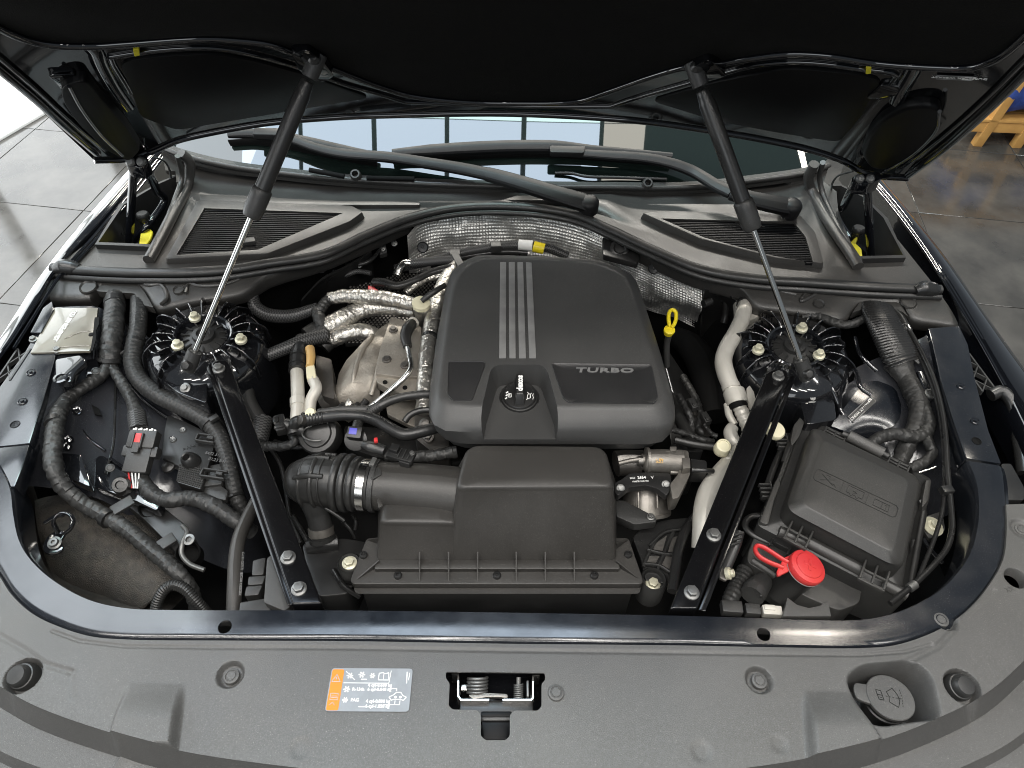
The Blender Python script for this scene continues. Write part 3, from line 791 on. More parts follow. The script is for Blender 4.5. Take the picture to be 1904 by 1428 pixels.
# ------------------------------------------------------------------ inner wings
iw = sheet('inner_wing', [pl('104,571,-.006 108,620,-.006 101,671,-.006 81,743,-.006 55,824,-.006 30,900,-.02'),
    pl('182,571,-.012 172,610,-.014 168,655,-.03 160,740,-.06 128,830,-.075 90,905,-.08'),
    pl('215,590,-.05 222,640,-.05 235,690,-.07 240,750,-.09 225,830,-.11 190,930,-.12'),
    pl('300,640,-.07 310,700,-.09 330,760,-.12 330,830,-.14 320,900,-.16 300,1000,-.2'),
    pl('400,690,-.12 420,760,-.16 430,830,-.2 440,900,-.22 440,980,-.26 430,1060,-.30'),
    pl('470,700,-.3 480,760,-.32 490,840,-.34 500,920,-.36 500,1000,-.38 500,1060,-.38')], .004, M['paint_wing'], car, nu=6, nv=6)
sheet('inner_wing', [pl('1734,618,-.006 1748,703,-.006 1772,780,-.006 1796,852,-.006 1812,930,-.02'),
    pl('1690,640,-.02 1700,720,-.05 1720,800,-.07 1735,870,-.09 1755,960,-.1'),
    pl('1600,680,-.05 1620,740,-.07 1640,820,-.1 1650,900,-.14 1670,1000,-.18'),
    pl('1530,720,-.10 1540,780,-.14 1545,850,-.2 1540,930,-.25 1540,1010,-.3'),
    pl('1440,760,-.3 1440,830,-.34 1430,900,-.38 1420,960,-.4 1400,1030,-.4')], .004, M['paint_wing'], car, nu=6, nv=6)
# the flat plate with the stamped number
F = frame(P(134, 610, .003), P(140, 572) - P(118, 652))
vp = prism('number_plate_panel', pl('98,572 182,572 172,640 166,652 56,656', .0035), .006, M['beige_sheen_print'], car, .0012)
for q_ in ('112,646 168,642', '120,630 150,618 168,616'): tube('pressed_crease', pl(q_, .0036), .0012, M['beige_sheen_print'], vp, sides=6)
lathe('spot_dimple', [(.005, 0), (.004, .0014), (0, .0016)], axf(P(170, 622, .0036), (0, 0, 1)), M['dark'], vp, 14)
prism('panel_shadow_gap', pl('176,590 184,590 184,602 178,616 178,632 172,652 168,652 172,628 174,610', .0045), .002, M['dark'], vp, 0)
text('stamped_number', '*RZ1U09VVRGE10S91EST*', P(120, 606, .0040), P(95, 641) - P(146, 566), (0, 0, 1), .0125, M['white'], vp, .0004, .0003, sx=.56)
bolt('bolt', P(107, 651, .001), (0, 0, 1), .0055, M['boltgrey'], vp); bolt('bolt', P(62, 631, .001), (0, 0, 1), .005, M['boltgrey'], vp)
prism('edge_strip', pl('80,572 96,560 100,575 76,618 56,618', .006), .006, M['paint_satin'], car, .0015)
# reinforcing brackets pressed into the left inner wing
for s, z, h_ in (('103,668 150,660 160,672 140,690 132,710 104,712', .004, .012), ('160,668 180,668 186,690 160,700', -.03, .03), ('178,850 190,846 240,876 300,935 292,950 250,930 176,905', -.095, .02), ('113,842 150,845 168,905 130,890', -.06, .02)):
    prism('pressed_bracket', rpoly(pl(s, z), .006, 3), h_, M['paint'], car, .003, 2)
lathe('bracket_eye', [(.011, 0), (.012, .003), (.008, .0035), (.007, .001), (0, .001)], axf(P(114, 704, .005), (0, 0, 1)), M['paint'], car, 20)
for s in ('112,705,.0 135,760,-.055 160,810,-.085 195,838,-.10', '232,700,-.05 270,745,-.08 320,780,-.11 400,815,-.13', '175,650,-.02 172,700,-.055 158,760,-.075 150,830,-.09', '205,852,-.088 250,885,-.092 292,930,-.10'):
    tube('pressed_seam', pl(s), .0028, M['paint'], car, sides=8)
for x, y, z in ((143, 764, -.06), (128, 818, -.07), (125, 831, -.07), (322, 818, -.10), (315, 868, -.12)):
    lathe('spot_dimple', [(.0075, 0), (.007, .0016), (.003, .0005), (0, .0018)], axf(P(x, y, z + .004), (.4, -.3, .8)), M['paint'], car, 16)
prism('slot_hole', pl('170,752 184,760 188,772 176,770', -.068), .004, M['dark'], car, 0)
lathe('stud', [(.018, -.03), (.014, 0), (.012, .004), (.007, .0045), (.006, .001), (0, .001)], axf(P(224, 902, -.075), (.2, -.5, .9)), M['plastic_b'], car, 20)
# felt liner of the wheel arch
lin = [[(64, 930), (95, 922), (180, 918), (260, 950), (320, 1010), (360, 1090)], [(66, 960), (110, 950), (170, 950), (235, 975), (290, 1030), (330, 1090)],
       [(75, 1010), (115, 1000), (165, 998), (215, 1020), (255, 1070), (290, 1110)], [(95, 1070), (120, 1065), (160, 1060), (200, 1075), (230, 1110), (260, 1135)], [(110, 1120), (140, 1120), (165, 1120), (190, 1130), (215, 1145), (240, 1150)]]
zz = [-.16, -.135, -.13, -.16, -.22]
sheet('wheel_arch_liner', [[P(x, y, zz[i] - abs(k - 2) * .008) for k, (x, y) in enumerate(r)] for i, r in enumerate(lin)], .004, M['felt'], car, nu=8, nv=8)
lb = sheet('liner_back', [pl('40,900,-.1 60,1000,-.12 80,1080,-.13 160,1135,-.13 300,1150,-.15'), pl('60,900,-.25 90,980,-.25 150,1050,-.27 230,1090,-.27 350,1100,-.3')], .004, M['felt'], car, nu=6, nv=4)
br = prism('headlamp_bracket', rpoly(pl('84,1002 96,990 116,984 122,992 112,1004 120,1018 108,1028 84,1030 78,1018', -.075), .008, 3), .006, M['paint'], car, .002)
lathe('bolt', [(.010, 0), (.010, .002), (.007, .003), (.006, .007), (.003, .007), (.0025, .004), (0, .004)], axf(P(102, 1010, -.072), (.1, -.2, 1)), M['boltgrey'], br, 18)
lp = tube('bracket_loop', pl('108,990,-.07 100,968,-.05 112,955,-.045 128,956,-.045 136,966,-.048 132,982,-.055 122,992,-.065'), .0045, M['paint'], br, flat=.6)
tube('bracket_loop', pl('84,972,-.06 104,960,-.048 118,958,-.046'), .003, M['paint'], br)
# ------------------------------------------------------------------ suspension towers
def tower(cx, cy, bolts, sgn):
    c = P(cx, cy, -.004); n = Vec((-sgn * .10, -.06, 1)).normalized(); F = axf(c, n)
    t = lathe('strut_tower', [(.116, -.16), (.108, -.05), (.102, -.030), (.090, -.016), (.055, -.008), (.050, -.004), (.046, -.004), (.044, -.014), (.030, -.02), (.026, -.012), (.022, -.012), (.018, -.022), (0, -.022)], F, M['paint'], car, 48)
    lathe('tower_ring', [(.0445, -.012), (.046, .001), (.049, .003), (.052, .001), (.054, -.010)], F, M['paint'], t, 40)
    lathe('top_mount', [(.040, -.018), (.036, -.009), (.028, -.006), (.020, -.004), (.0185, .003), (.012, .0045), (.010, .001), (0, .001)], F, M['rubber'], t, 32)
    for k in range(14):
        a = 2 * math.pi * k / 14
        G = F @ Matrix.Rotation(a, 4, 'Z')
        boxes('mount_fin', G, [((.033, 0, -.006), (.014, .0022, .005))], M['rubber'], t, 0)
    for k in range(22):
        a = 2 * math.pi * (k + .5) / 22
        if 250 < math.degrees(a) % 360 < 292: continue
        ln = .098 + .012 * math.sin(k * 2.3)
        d2 = Vec((math.cos(a), math.sin(a), 0)); w2 = Vec((-math.sin(a), math.cos(a), 0)) * .0014
        top = [(.051, .001), (.062, .0055), (.082, .0050), (ln - .012, -.004), (ln, -.018), (ln + .006, -.050)]
        bm = bmesh.new()
        for (r0, z0), (r1, z1) in zip(top, top[1:]):
            q = [d2 * r0 + Vec((0, 0, z0)), d2 * r1 + Vec((0, 0, z1)), d2 * (r1 - .012) + Vec((0, 0, z1 - .026)), d2 * (r0 - .002) + Vec((0, 0, z0 - .026))]
            add_prism(bm, [F @ (v + w2) for v in q], [F @ (v - w2) for v in q])
        rb = bobj('rib', bm, M['brace'], t, 0)
        tube('rib_edge', [F @ (d2 * r_ + Vec((0, 0, z))) for r_, z in top], .0016, M['paint'], rb, sides=8, n=4)
    for x, y in bolts: bolt('bolt', P(x, y, .002), n, .0072, M['zinc'], t, h=.010)
    return t
tw1 = tower(378, 622, ((362, 590), (330, 642), (448, 631)), -1)
tw2 = tower(1478, 642, ((1491, 610), (1410, 650), (1523, 660)), 1)
# pressed bracket that carries the foot of each gas stay
for s, z in (('300,705 318,675 345,662 372,672 385,700 384,750 330,730', -.035), ('1478,712 1500,690 1530,690 1548,720 1556,780 1500,790', -.045)):
    pb = prism('stay_bracket', rpoly(pl(s, z), .008, 3), .05, M['paint'], car, .005, 3)
for x, y, z in ((345, 722, -.034), (1508, 742, -.044)):
    lathe('stud', [(.009, 0), (.009, .002), (.005, .003), (.005, .008), (0, .008)], axf(P(x, y, z), (0, -.4, .9)), M['boltgrey'], car, 16)
for s in ('1560,668,-.02 1590,690,-.02 1600,720,-.03 1620,735,-.035', '1540,670,-.02 1560,700,-.03 1562,760,-.05 1568,772,-.055', '1525,690,-.02 1545,720,-.03 1566,770,-.06', '1590,628,-.02 1600,660,-.02 1630,690,-.03'):
    tube('pressed_seam', pl(s), .004, M['paint'], car, sides=8)
# bright glossy panel with a sticker, in front of the right tower
sp = sheet('inner_wing_pressing', [pl('1545,792,-.08 1580,745,-.06 1608,712,-.05 1632,708,-.05'), pl('1580,805,-.085 1620,770,-.066 1650,735,-.055 1660,720,-.055'), pl('1620,818,-.1 1650,800,-.08 1672,780,-.07 1676,740,-.065')], .004, M['paint_satin'], car, nu=6, nv=6)
tr = bvh(sp)
q = [onto(tr, x, y, .0006) for x, y in ((1575, 775), (1586, 787), (1628, 748), (1617, 736))]
q = [(v if v is not None else P((1575, 1586, 1628, 1617)[i], (775, 787, 748, 736)[i], -.06), n) for i, (v, n) in enumerate(q)]
nn = (q[1][0] - q[0][0]).cross(q[3][0] - q[0][0]).normalized()
if nn.z < 0: nn = -nn
q = [v + nn * .002 for v, n in q]
st = prism('label', q, .003, M['plastic_b'], sp, 0, up=nn)
cc_, xa = sum(q, Vec()) / 4, (q[0] - q[3]); ln = xa.length
text('lettering', 'DUROTEX WERKST', cc_ + xa * .06 + nn * .0003, xa, nn, .0072, M['white'], st, .0002)
hw = (q[1] - q[0]).length / 2 - .001
decal('emblem', path2([(-.003, -.0035), (.003, -.0035), (.003, .0035), (-.003, .0035)], .0022, True), cc_ - xa * .38 + nn * .0002, xa, nn, M['white'], st, .0003)
decal('border', path2([(-ln / 2 + .001, -hw), (ln / 2 - .001, -hw), (ln / 2 - .001, hw), (-ln / 2 + .001, hw)], .0008, True), cc_ + nn * .0002, xa, nn, M['greyprint'], st, .0003)
# ------------------------------------------------------------------ radiator cover (grey plastic across the front)
rc = thing('radiator_cover', 'grey plastic cover across the front, with recesses, clips and a silver label', 'cover', (0, .33, 0))
def segd(p, a, b):
    ax, ay = a; bx, by = b; dx, dy = bx - ax, by - ay
    t = max(0, min(1, ((p[0] - ax) * dx + (p[1] - ay) * dy) / (dx * dx + dy * dy + 1e-12)))
    return math.hypot(p[0] - ax - t * dx, p[1] - ay - t * dy)
def polyd(p, q): return min(segd(p, a, b) for a, b in zip(q, q[1:]))
def sdf(p, q):
    d = min(segd(p, q[i - 1], q[i]) for i in range(len(q)))
    return -d if inside(p, [Vec((a[0], a[1], 0)) for a in q]) else d
def ss(x, a, b):
    t = max(0, min(1, (x - a) / (b - a))); return t * t * (3 - 2 * t)
def W2(s): return [(p.x, p.y) for p in pl(s, 0)]
washer = [(p.x, p.y) for p in rpoly(pl('1573,1262 1602,1240 1696,1232 1728,1256 1746,1336 1700,1340 1640,1350 1612,1342 1588,1300', 0), .012, 4)]
wedgeL = W2('238,1266 348,1270 332,1400 196,1400'); wedgeR = W2('1490,1282 1578,1284 1650,1400 1502,1440')
circ = []   # centre, radius, depth, edge width
for x, y, r_, d_ in ((430, 1256, .0165, .009), (1410, 1266, .0165, .009), (45, 1258, .0215, .016), (1787, 1278, .0215, .016), (1753, 1150, .0175, .009), (1897, 985, .016, .004), (1886, 1077, .0145, .02), (560, 1392, .014, .0016), (1303, 1398, .014, .0016), (1448, 1385, .012, .0012)):
    p = P(x, y, 0); circ.append((p.x, p.y, r_, d_))
groves = [(W2('0,1183 50,1212 84,1237 134,1251'), .0016), (W2('1775,1170 1740,1205 1700,1225 1650,1243'), .0022), (W2('1775,1168 1800,1140 1845,1100'), .0015), (W2('134,1251 136,1300'), .0008)]
ridge = W2('100,1176 150,1194 235,1204 400,1206 640,1207 950,1212 1264,1216 1466,1219 1600,1220 1680,1214 1730,1200')
def cov(p):
    x, y = p.x, p.y; h_ = 0
    for cx, cy, r_, d_ in circ:
        q = (x - cx) ** 2 + (y - cy) ** 2
        if q < (r_ + .008) ** 2:
            q = math.sqrt(q); e = .0040 if d_ > .003 else .008
            h_ -= d_ * (1 - ss(q, r_ - e, r_ + .001))
    if x < -.3 or x > .3:
        for g, d_ in groves:
            q = polyd((x, y), g)
            if q < .006: h_ -= d_ * (1 - ss(q, .0, .006))
        q = sdf((x, y), washer)
        if q < .004: h_ -= .062 * (1 - ss(q, -.012, .0035)) 
    if x < -.25:
        q = sdf((x, y), wedgeL)
        if q < .01: h_ += .015 * (1 - ss(q, -.008, .002)) * ss(wedgeL[0][1] - y, -.002, .05)
    if x > .25:
        q = sdf((x, y), wedgeR)
        if q < .01: h_ += .015 * (1 - ss(q, -.008, .002)) * ss(wedgeR[0][1] - y, -.002, .05)
    q = polyd((x, y), ridge) if y < .45 else 1
    if q < .004: h_ -= .0014 * (1 - ss(q, .0006, .0035))
    return h_
E0 = '-60,1000 -30,1032 0,1073 20,1104 60,1141 107,1164 168,1183 235,1189 420,1191 640,1192 950,1197 1264,1200 1466,1204 1600,1205 1667,1199 1751,1168 1802,1132 1842,1084 1866,1038 1872,985 1871,938'
E2 = '-330,1060 -240,1100 -120,1180 -60,1236 0,1276 67,1313 202,1361 336,1396 500,1421 700,1441 950,1450 1200,1446 1400,1426 1499,1410 1634,1377 1735,1339 1835,1288 1904,1228 1980,1140 2060,1020 2100,930'
A = resample(cat(pl(E0, .004), 8), 860); B = resample(cat(pl(E2, .003), 8), 860)
dn = lambda r, z, o: [p + Vec(((p.x) * .0 + (o if abs(p.x) < 9 else 0) * p.x / .65 * .8, -o, z)) for p in r]
E4 = dn(B, -.042, .014); E5 = dn(B, -.045, .044); E6 = dn(B, -.062, .052); E7 = dn(B, -.066, .075); E8 = dn(B, -.11, .085)
main = [[p + Vec((0, .002, -.012)) for p in A], A]
n_ = 104
for i in range(1, n_ + 1): main.append([p.lerp(q, i / n_) for p, q in zip(A, B)])
body = sheet('cover_panel', main + [dn(B, -.006, .001), E4, E5, E6, E7, E8], .003, M['cover'], rc, nu=1, nv=1, flatv=True, disp=cov)
# opening for the bonnet catch
LATCH = '829,1249 1013,1251 1014,1264 1007,1271 1007,1313 1000,1321 956,1321 948,1329 948,1368 940,1376 903,1376 894,1368 894,1329 887,1320 842,1319 834,1312 836,1270 829,1261'
lt = pl(LATCH, .004)
cut(body, [prism('cutter', [p + Vec((0, 0, .02)) for p in rpoly(lt, .0025, 3)], .06, M['dark'], None, 0)])
for x, y, r_ in ((430, 1257, .0098), (1412, 1266, .0098), (1750, 1152, .0100), (1899, 985, .0095)):
    pin('push_clip', P(x, y, 0) + Vec((0, 0, -.0008)), (0, 0, 1), r_, M['cover'], rc)
pin('push_clip', P(1034, 1288, .005), (0, 0, 1), .0100, M['cover'], rc)
for x, y in ((42, 1258), (1784, 1277)):
    lathe('rubber_buffer', [(.0165, -.014), (.0165, .0), (.0150, .0035), (.0135, .004), (.0128, .010), (.0105, .0135), (0, .0145)], axf(P(x, y, -.004), (-.1 if x < 900 else .1, -.2, 1)), M['rubber'], rc, 28)
lathe('hole_dark', [(.0122, .0), (0, .0)], axf(P(1886, 1077, 0) + Vec((0, 0, -.012)), (0, 0, 1)), M['dark'], rc, 24)
text('moulded_mark', 'XX', P(1878, 1096, .0042), (1, .3, 0), (0, 0, 1), .009, M['cover'], rc, .0003)
# refrigerant label
a, b, c_, d_ = pl('604,1323 760,1324 768,1243 617,1242', .0046)
F = frame((a + b + c_ + d_) / 4, ((b + c_) - (a + d_)), (0, 0, 1))
wv, hv = ((b - a).length + (c_ - d_).length) / 2, (d_ - a).length * .99
lab = prism('refrigerant_label', rpoly([F @ Vec((x * wv / 2, y * hv / 2, .0004)) for x, y in ((-1, -1), (1, -1), (1, 1), (-1, 1))], .004, 3), .0008, M['label_silver'], rc, 0)
ux, uz = F.col[0].to_3d(), F.col[2].to_3d()
x0 = -wv / 2; k = wv / 152.0          # label pixels
LP = lambda x, y: ((x - 76) * k, (40 - y) * k * (hv / wv) * 152 / 81)
prism('warning_band', rpoly([F @ Vec((*LP(x, y), .0007)) for x, y in ((2, 79), (24, 79), (24, 2), (2, 2))], .002, 2), .0003, M['label_orange'], lab, 0)
def lt_(s, x, y, sz, al='LEFT'): text('lettering', s, F @ Vec((*LP(x, y), .0007)), ux, uz, sz, M['white'], lab, .0001, .00012, al)
for s, x, y in (('4 cyl-0.600 kg', 72, 32), ('6 cyl-0.640 kg', 72, 40), ('4 cyl-0.800 kg', 72, 62), ('6 cyl-1.050 kg', 72, 71), ('R-134a', 44, 40), ('PAG', 44, 60)):
    lt_(s, x, y, .0052)
D = []
def q2(pts, w=1.1, closed=False): D.extend([[LP(*v) for v in s] for s in path2(pts, w, closed)])
q2([(26, 28), (110, 28), (112, 4)]); q2([(90, 9), (98, 8), (100, 10), (108, 8), (109, 22), (90, 22)], 1.3, True); q2([(99, 10), (99, 22)], 1)
for cx, cy, r_ in ((36, 14, 6), (58, 12, 6), (78, 14, 5), (34, 40, 6), (34, 60, 5)):
    for j in range(6):
        t = j * math.pi / 3; q2([(cx + .25 * r_ * math.cos(t), cy + .25 * r_ * math.sin(t)), (cx + r_ * math.cos(t), cy + r_ * math.sin(t))], 2.0)
q2([(28, 6), (46, 22)], 1)
q2([(112, 38), (126, 38), (126, 43)]); q2([(106, 68), (134, 68), (134, 60)]); q2([(125, 68), (125, 60)])
q2([(113, 54), (121, 50), (126, 45), (134, 45), (138, 51), (145, 54), (140, 60), (134, 58), (122, 58), (118, 60)], 1.2, True)
for cx in (125, 134): D.extend([[LP(cx + a_, 54 + b_) for a_, b_ in s] for s in ring2((0, 0), 1.2, 2.4, 10)])
q2([(142, 6), (143, 28)], 1.6); q2([(147, 8), (146, 22)], 1.2)
q2([(60, 72), (78, 72)], 1.6); q2([(58, 21), (68, 21)], 2)
decal('printed_marks', [[(u_, v_) for u_, v_ in s] for s in D], F @ Vec((0, 0, .0006)), ux, uz, M['white'], lab, .0002)
D = []; q2([(4, 26), (12, 12), (20, 26)], 1.1, True); q2([(12, 17), (12, 22)], 1.2); q2([(6, 48), (20, 48), (20, 60), (6, 60)], 1, True); q2([(8, 53), (18, 53)], 1); q2([(8, 56), (18, 56)], 1); q2([(6, 70), (12, 64), (16, 70)], 1)
decal('printed_marks', D, F @ Vec((0, 0, .0009)), ux, uz, M['beige_sheen_print'], lab, .0002)
# ------------------------------------------------------------------ bonnet catch in its opening
bc = thing('bonnet_catch', 'black bonnet catch with two coil springs in the front cover opening', 'latch', P(920, 1300, -.04))
prism('back_plate', [p for p in pl('822,1240 1020,1240 1020,1332 960,1332 960,1386 884,1386 884,1332 822,1332', -.052)], .004, M['paint'], bc, .001)
prism('catch_plate', rpoly(pl('856,1301 990,1301 992,1324 958,1328 952,1340 896,1340 890,1328 854,1324', -.022), .003, 2), .012, M['plastic_b'], bc, .002)
prism('release_tongue', rpoly(pl('896,1334 950,1334 950,1376 896,1376', -.026), .003, 2), .006, M['under_matte'], bc, .002)
prism('tongue_step', rpoly(pl('894,1322 952,1322 952,1333 894,1333', -.020), .002, 2), .008, M['under_matte'], bc, .002)
def wall(name, pts, h_, w_, m, z, par):
    p = pl(pts, z); bm = bmesh.new()
    for a, b in zip(p, p[1:]):
        Fm = frame((a + b) / 2, b - a); add_box(bm, Fm, (0, 0, -h_ / 2), ((b - a).length + w_, w_, h_))
    return bobj(name, bm, m, par, 0)
wall('catch_bracket', '841,1253 852,1253 852,1294 857,1301 875,1301 908,1301', .030, .0018, M['steel'], -.012, bc)
wall('catch_bracket', '936,1301 988,1301 991,1297 991,1256 1002,1256', .030, .0018, M['steel'], -.012, bc)
def helix(name, c, ax, r_, wr, turns, pitch, m, par):
    Fm = axf(c, ax); pts = [Fm @ Vec((r_ * math.cos(t), r_ * math.sin(t), pitch * t / (2 * math.pi))) for t in [i * math.pi / 8 for i in range(int(turns * 16) + 1)]]
    return tube(name, pts, wr, m, par, sides=8, smoothpath=False)
helix('coil_spring', P(887, 1291, -.024), (.02, .9, .42), .0120, .0019, 5, .0040, M['boltgrey'], bc)
helix('coil_spring', P(964, 1299, -.022), (0, .9, .42), .0052, .0011, 7, .0024, M['boltgrey'], bc)
tube('spring_post', [P(963, 1300, -.022), P(964.5, 1259, -.012)], .0030, M['boltgrey'], bc)
tube('spring_core', [P(887, 1296, -.026), P(888, 1264, -.018)], .0085, M['dark'], bc)
box('lever', frame(P(981, 1283, -.016), (0, 1, 0)), (0, 0, 0), (.020, .003, .012), M['boltgrey'], bc)
box('spring_tab', frame(P(863, 1279, -.018), (1, 0, 0)), (0, 0, 0), (.007, .008, .006), M['steel'], bc)
prism('catch_claw', rpoly(pl('870,1292 905,1288 944,1290 944,1298 930,1296 905,1296 880,1300', -.013), .002, 2), .006, M['alloy'], bc, .0008)
# ------------------------------------------------------------------ washer filler cap
v = ray(1655, 1297); cr, cu_ = CM @ Vec((1, 0, 0)), CM @ Vec((0, 1, 0))
wn = (-v * .80 + (cr * .62 + cu_ * .78) * .60).normalized()
wc_ = P(1656, 1296, -.012)
wc = thing('washer_cap', 'grey washer filler cap with a windscreen symbol, in the front cover pocket', 'cap', wc_)
xx = (cr * .93 - cu_ * .28); FW = axf(wc_, wn, xx)
lathe('cap_disc', [(.0265, -.007), (.0285, -.006), (.0290, -.001), (.0280, .0), (0, .0004)], FW, M['cover'], wc, 40)
lathe('filler_neck', [(.021, -.045), (.0225, -.020), (.0265, -.019), (.0265, -.016), (.0245, -.015), (.0245, -.012), (.0265, -.011), (.0265, -.008), (.024, -.007)], FW, M['plastic_b'], wc, 32)
bm = bmesh.new(); add_prism(bm, rpoly([FW @ Vec(q) for q in ((-.044, .001, -.001), (-.042, -.010, -.001), (-.024, -.014, -.001), (-.022, .012, -.001), (-.041, .011, -.001))], .004, 3), rpoly([FW @ Vec(q) for q in ((-.044, .001, -.006), (-.042, -.010, -.006), (-.024, -.014, -.006), (-.022, .012, -.006), (-.041, .011, -.006))], .004, 3), .0012)
bobj('pull_tab', bm, M['cover'], wc)
D = []
mm = .001
def w2(pts, w=.0007, closed=False): D.extend(path2([(x * mm, y * mm) for x, y in pts], w, closed))
w2([(-4, 6), (4, 12), (9, 4), (10, -4), (7, -12), (-3, -7), (-2, 0)], closed=True)
w2([(-17, 6), (-11, 6), (-10, 0), (-16, 0)], closed=True); w2([(-16, 0), (-15, -6), (-9, -6), (-10, 0)]); w2([(-14, -3), (-11, -3)])
for t in (-6, -2, 2, 6, 10): w2([(t, 0), (t + 2, -.2)])
for t in range(-3, 4): w2([(13 - abs(t) * .2, t * 3.4), (14 - abs(t) * .4, t * 3.4 + 1.6)])
decal('washer_symbol', D, FW @ Vec((0, 0, .0003)), FW.col[0].to_3d(), wn, M['dark'], wc, .0003)
prism('pocket_floor', pl('1575,1250 1740,1240 1750,1345 1600,1350', -.070), .004, M['dark'], rc, 0)
# ------------------------------------------------------------------ diagonal braces
def brace(top, side, bolts, label):
    p = pl(top, .004); t = thing('strut_brace', label, 'brace', sum(p, Vec()) / len(p), 'diagonal braces over the engine bay')
    prism('channel', p, .026, M['brace'], t, .003, 3)
    q = pl(side, -.004)
    prism('flange', q, .004, M['brace'], t, .0012, 2)
    for x, y in bolts: bolt('bolt', P(x, y, .005), (0, 0, 1), .0078, M['boltgrey'], t, washer=1.35)
    return t
brace('392,676 400,670 422,668 430,682 592,1104 598,1122 543,1124', '384,684 392,674 547,1124 534,1124', ((407, 686), (536, 1037), (556, 1095)), 'black diagonal brace running from the left tower to the front crossmember')
brace('1424,694 1436,686 1462,688 1468,698 1400,866 1344,1006 1297,1132 1246,1132', '1470,698 1480,700 1312,1136 1299,1134', ((1447, 700), (1327, 995), (1286, 1102)), 'black diagonal brace running from the right tower to the front crossmember')
# ------------------------------------------------------------------ engine cover
ec = thing('engine_cover', 'dark grey turbo engine cover with four brushed metal stripes', 'engine cover', P(1020, 640, -.05))
TOP = '886,479 1010,481 1108,488 1165,512 1176,540 1212,650 1237,728 1240,748 1226,762 1036,762 888,762 826,758 812,744 818,690 832,580 842,530 852,506'
MID = '880,475 1010,477 1116,485 1178,510 1190,540 1226,650 1252,740 1258,775 1246,800 1036,803 888,803 820,802 798,782 796,752 810,640 828,540 840,502'
BOT = '880,480 1010,482 1116,490 1178,515 1188,545 1224,655 1250,745 1256,792 1232,826 1036,826 888,826 838,824 812,806 798,768 812,650 830,548 840,508'
rr_ = [.03] * 17
t0 = pl(TOP, .034); m0 = pl(MID, .012); b0 = pl(BOT, -.018)
def sm(pts, n=4): return cat(pts, n, True)
t0, m0, b0 = (resample(rpoly(q, .018, 3) , 17 * 4) for q in (t0, m0, b0))
ct = sum(t0, Vec()) / len(t0)
def inset(r, f, z=0): return [p + (ct - p) * f + Vec((0, 0, z)) for p in r]
mid1 = [a.lerp(b, .45) + Vec((0, 0, .0030)) for a, b in zip(t0, m0)]
mid2 = [a.lerp(b, .8) + Vec((0, 0, .0020)) for a, b in zip(t0, m0)]
under = [Vec((p.x, p.y, -.05)) + (ct - p) * .06 for p in b0]
ecb = loft('cover_shell', [under, [p + (ct - p) * .012 for p in b0], b0, [a.lerp(b, .15) for a, b in zip(b0, m0)], m0, mid2, mid1, [a.lerp(b, .05) + Vec((0, 0, .0012)) for a, b in zip(t0, m0)], inset(t0, .015, .0032), inset(t0, .05, .0040), inset(t0, .4, .0045)], M['engine'], ec, smooth=34)
cutter = prism('cutter', rpoly(pl('913,672 1016,672 1042,768 1050,830 880,830 890,768', .045), [.02, .02, .004, .001, .001, .004], 4), 0, M['dark'], None, 0, bot=rpoly(pl('926,716 1004,716 1030,790 1036,840 896,840 904,790', -.006), [.014, .014, .003, .001, .001, .003], 4))
cut(ecb, [cutter])
zt = .0386
for s in ('930,487 941,487 941,665 928,665', '946,487 957,487 959,665 947,665', '962,487 972.5,487 978,665 965,665', '978,487 988.5,488 997,665 984,665'):
    prism('trim_stripe', pl(s, zt + .0016), .006, M['trim'], ec, .0008, 2)
for s in ('834,673 901,673 903,678 878,746 841,746 832,734', '1024,676 1211,679 1224,740 1217,752 1056,750 1047,742'):
    ip = rpoly(pl(s, .0378), .005, 3)
    c0 = sum(ip, Vec()) / len(ip)
    fr = loft('inset_panel', [[p + Vec((0, 0, -.006)) for p in ip], [p + Vec((0, 0, .0018)) for p in ip], [p + (c0 - p) * .012 + Vec((0, 0, .0024)) for p in ip], [p + (c0 - p) * .03 + Vec((0, 0, .0012)) for p in ip], [p + (c0 - p) * .3 + Vec((0, 0, .0012)) for p in ip]], M['engine_in'], ec, smooth=50)
text('lettering', 'TURBO', P(1124, 689, .0395), P(1180, 689, 0) - P(1068, 688, 0), (0, 0, 1), .0138, M['trim'], ec, .0012, .0004, sx=2.05, shear=.1, space=1.06)
# printed strip on the right flank
q = pl('1229,668 1238,706 1250,748', .018)
tx = (q[-1] - q[0])
text('printed_strip', '||||| |||| ||||||| |||', PY(1239, 708, q[1].y) + Vec((.006, 0, 0)), tx, (.9, -.1, .5), .009, M['white'], ec)
# oil filler cap
oc_ = P(966, 734, .004); no = Vec((0, -.10, 1)).normalized()
oc = thing('oil_filler_cap', 'black oil filler cap with white print in the engine cover notch', 'cap', oc_)
FO = axf(oc_, no)
lathe('cap_body', [(.031, -.03), (.0315, -.006), (.0305, -.003), (.0285, -.0025), (.0280, .0), (.0265, .0015), (0, .0035)], FO, M['plastic_b'], oc, 48)
lathe('cap_flange', [(.034, -.02), (.0345, -.011), (.0335, -.009), (.030, -.009)], FO, M['plastic_b'], oc, 48)
bm = bmesh.new(); add_prism(bm, [FO @ Vec(v_) for v_ in ((-.0055, -.012, .020), (.0055, -.012, .020), (.0060, .027, .022), (-.0060, .027, .022))], [FO @ Vec(v_) for v_ in ((-.0085, -.024, .0), (.0085, -.024, .0), (.0085, .029, .0), (-.0085, .029, .0))], .0018, 2)
bobj('grip', bm, M['plastic_b'], oc)
ox, oy = FO.col[0].to_3d(), FO.col[1].to_3d()
text('lettering', 'dexos', FO @ Vec((.0002, .008, .0222)), oy, no, .0140, M['white'], oc, .0003, .0006, sx=.95)
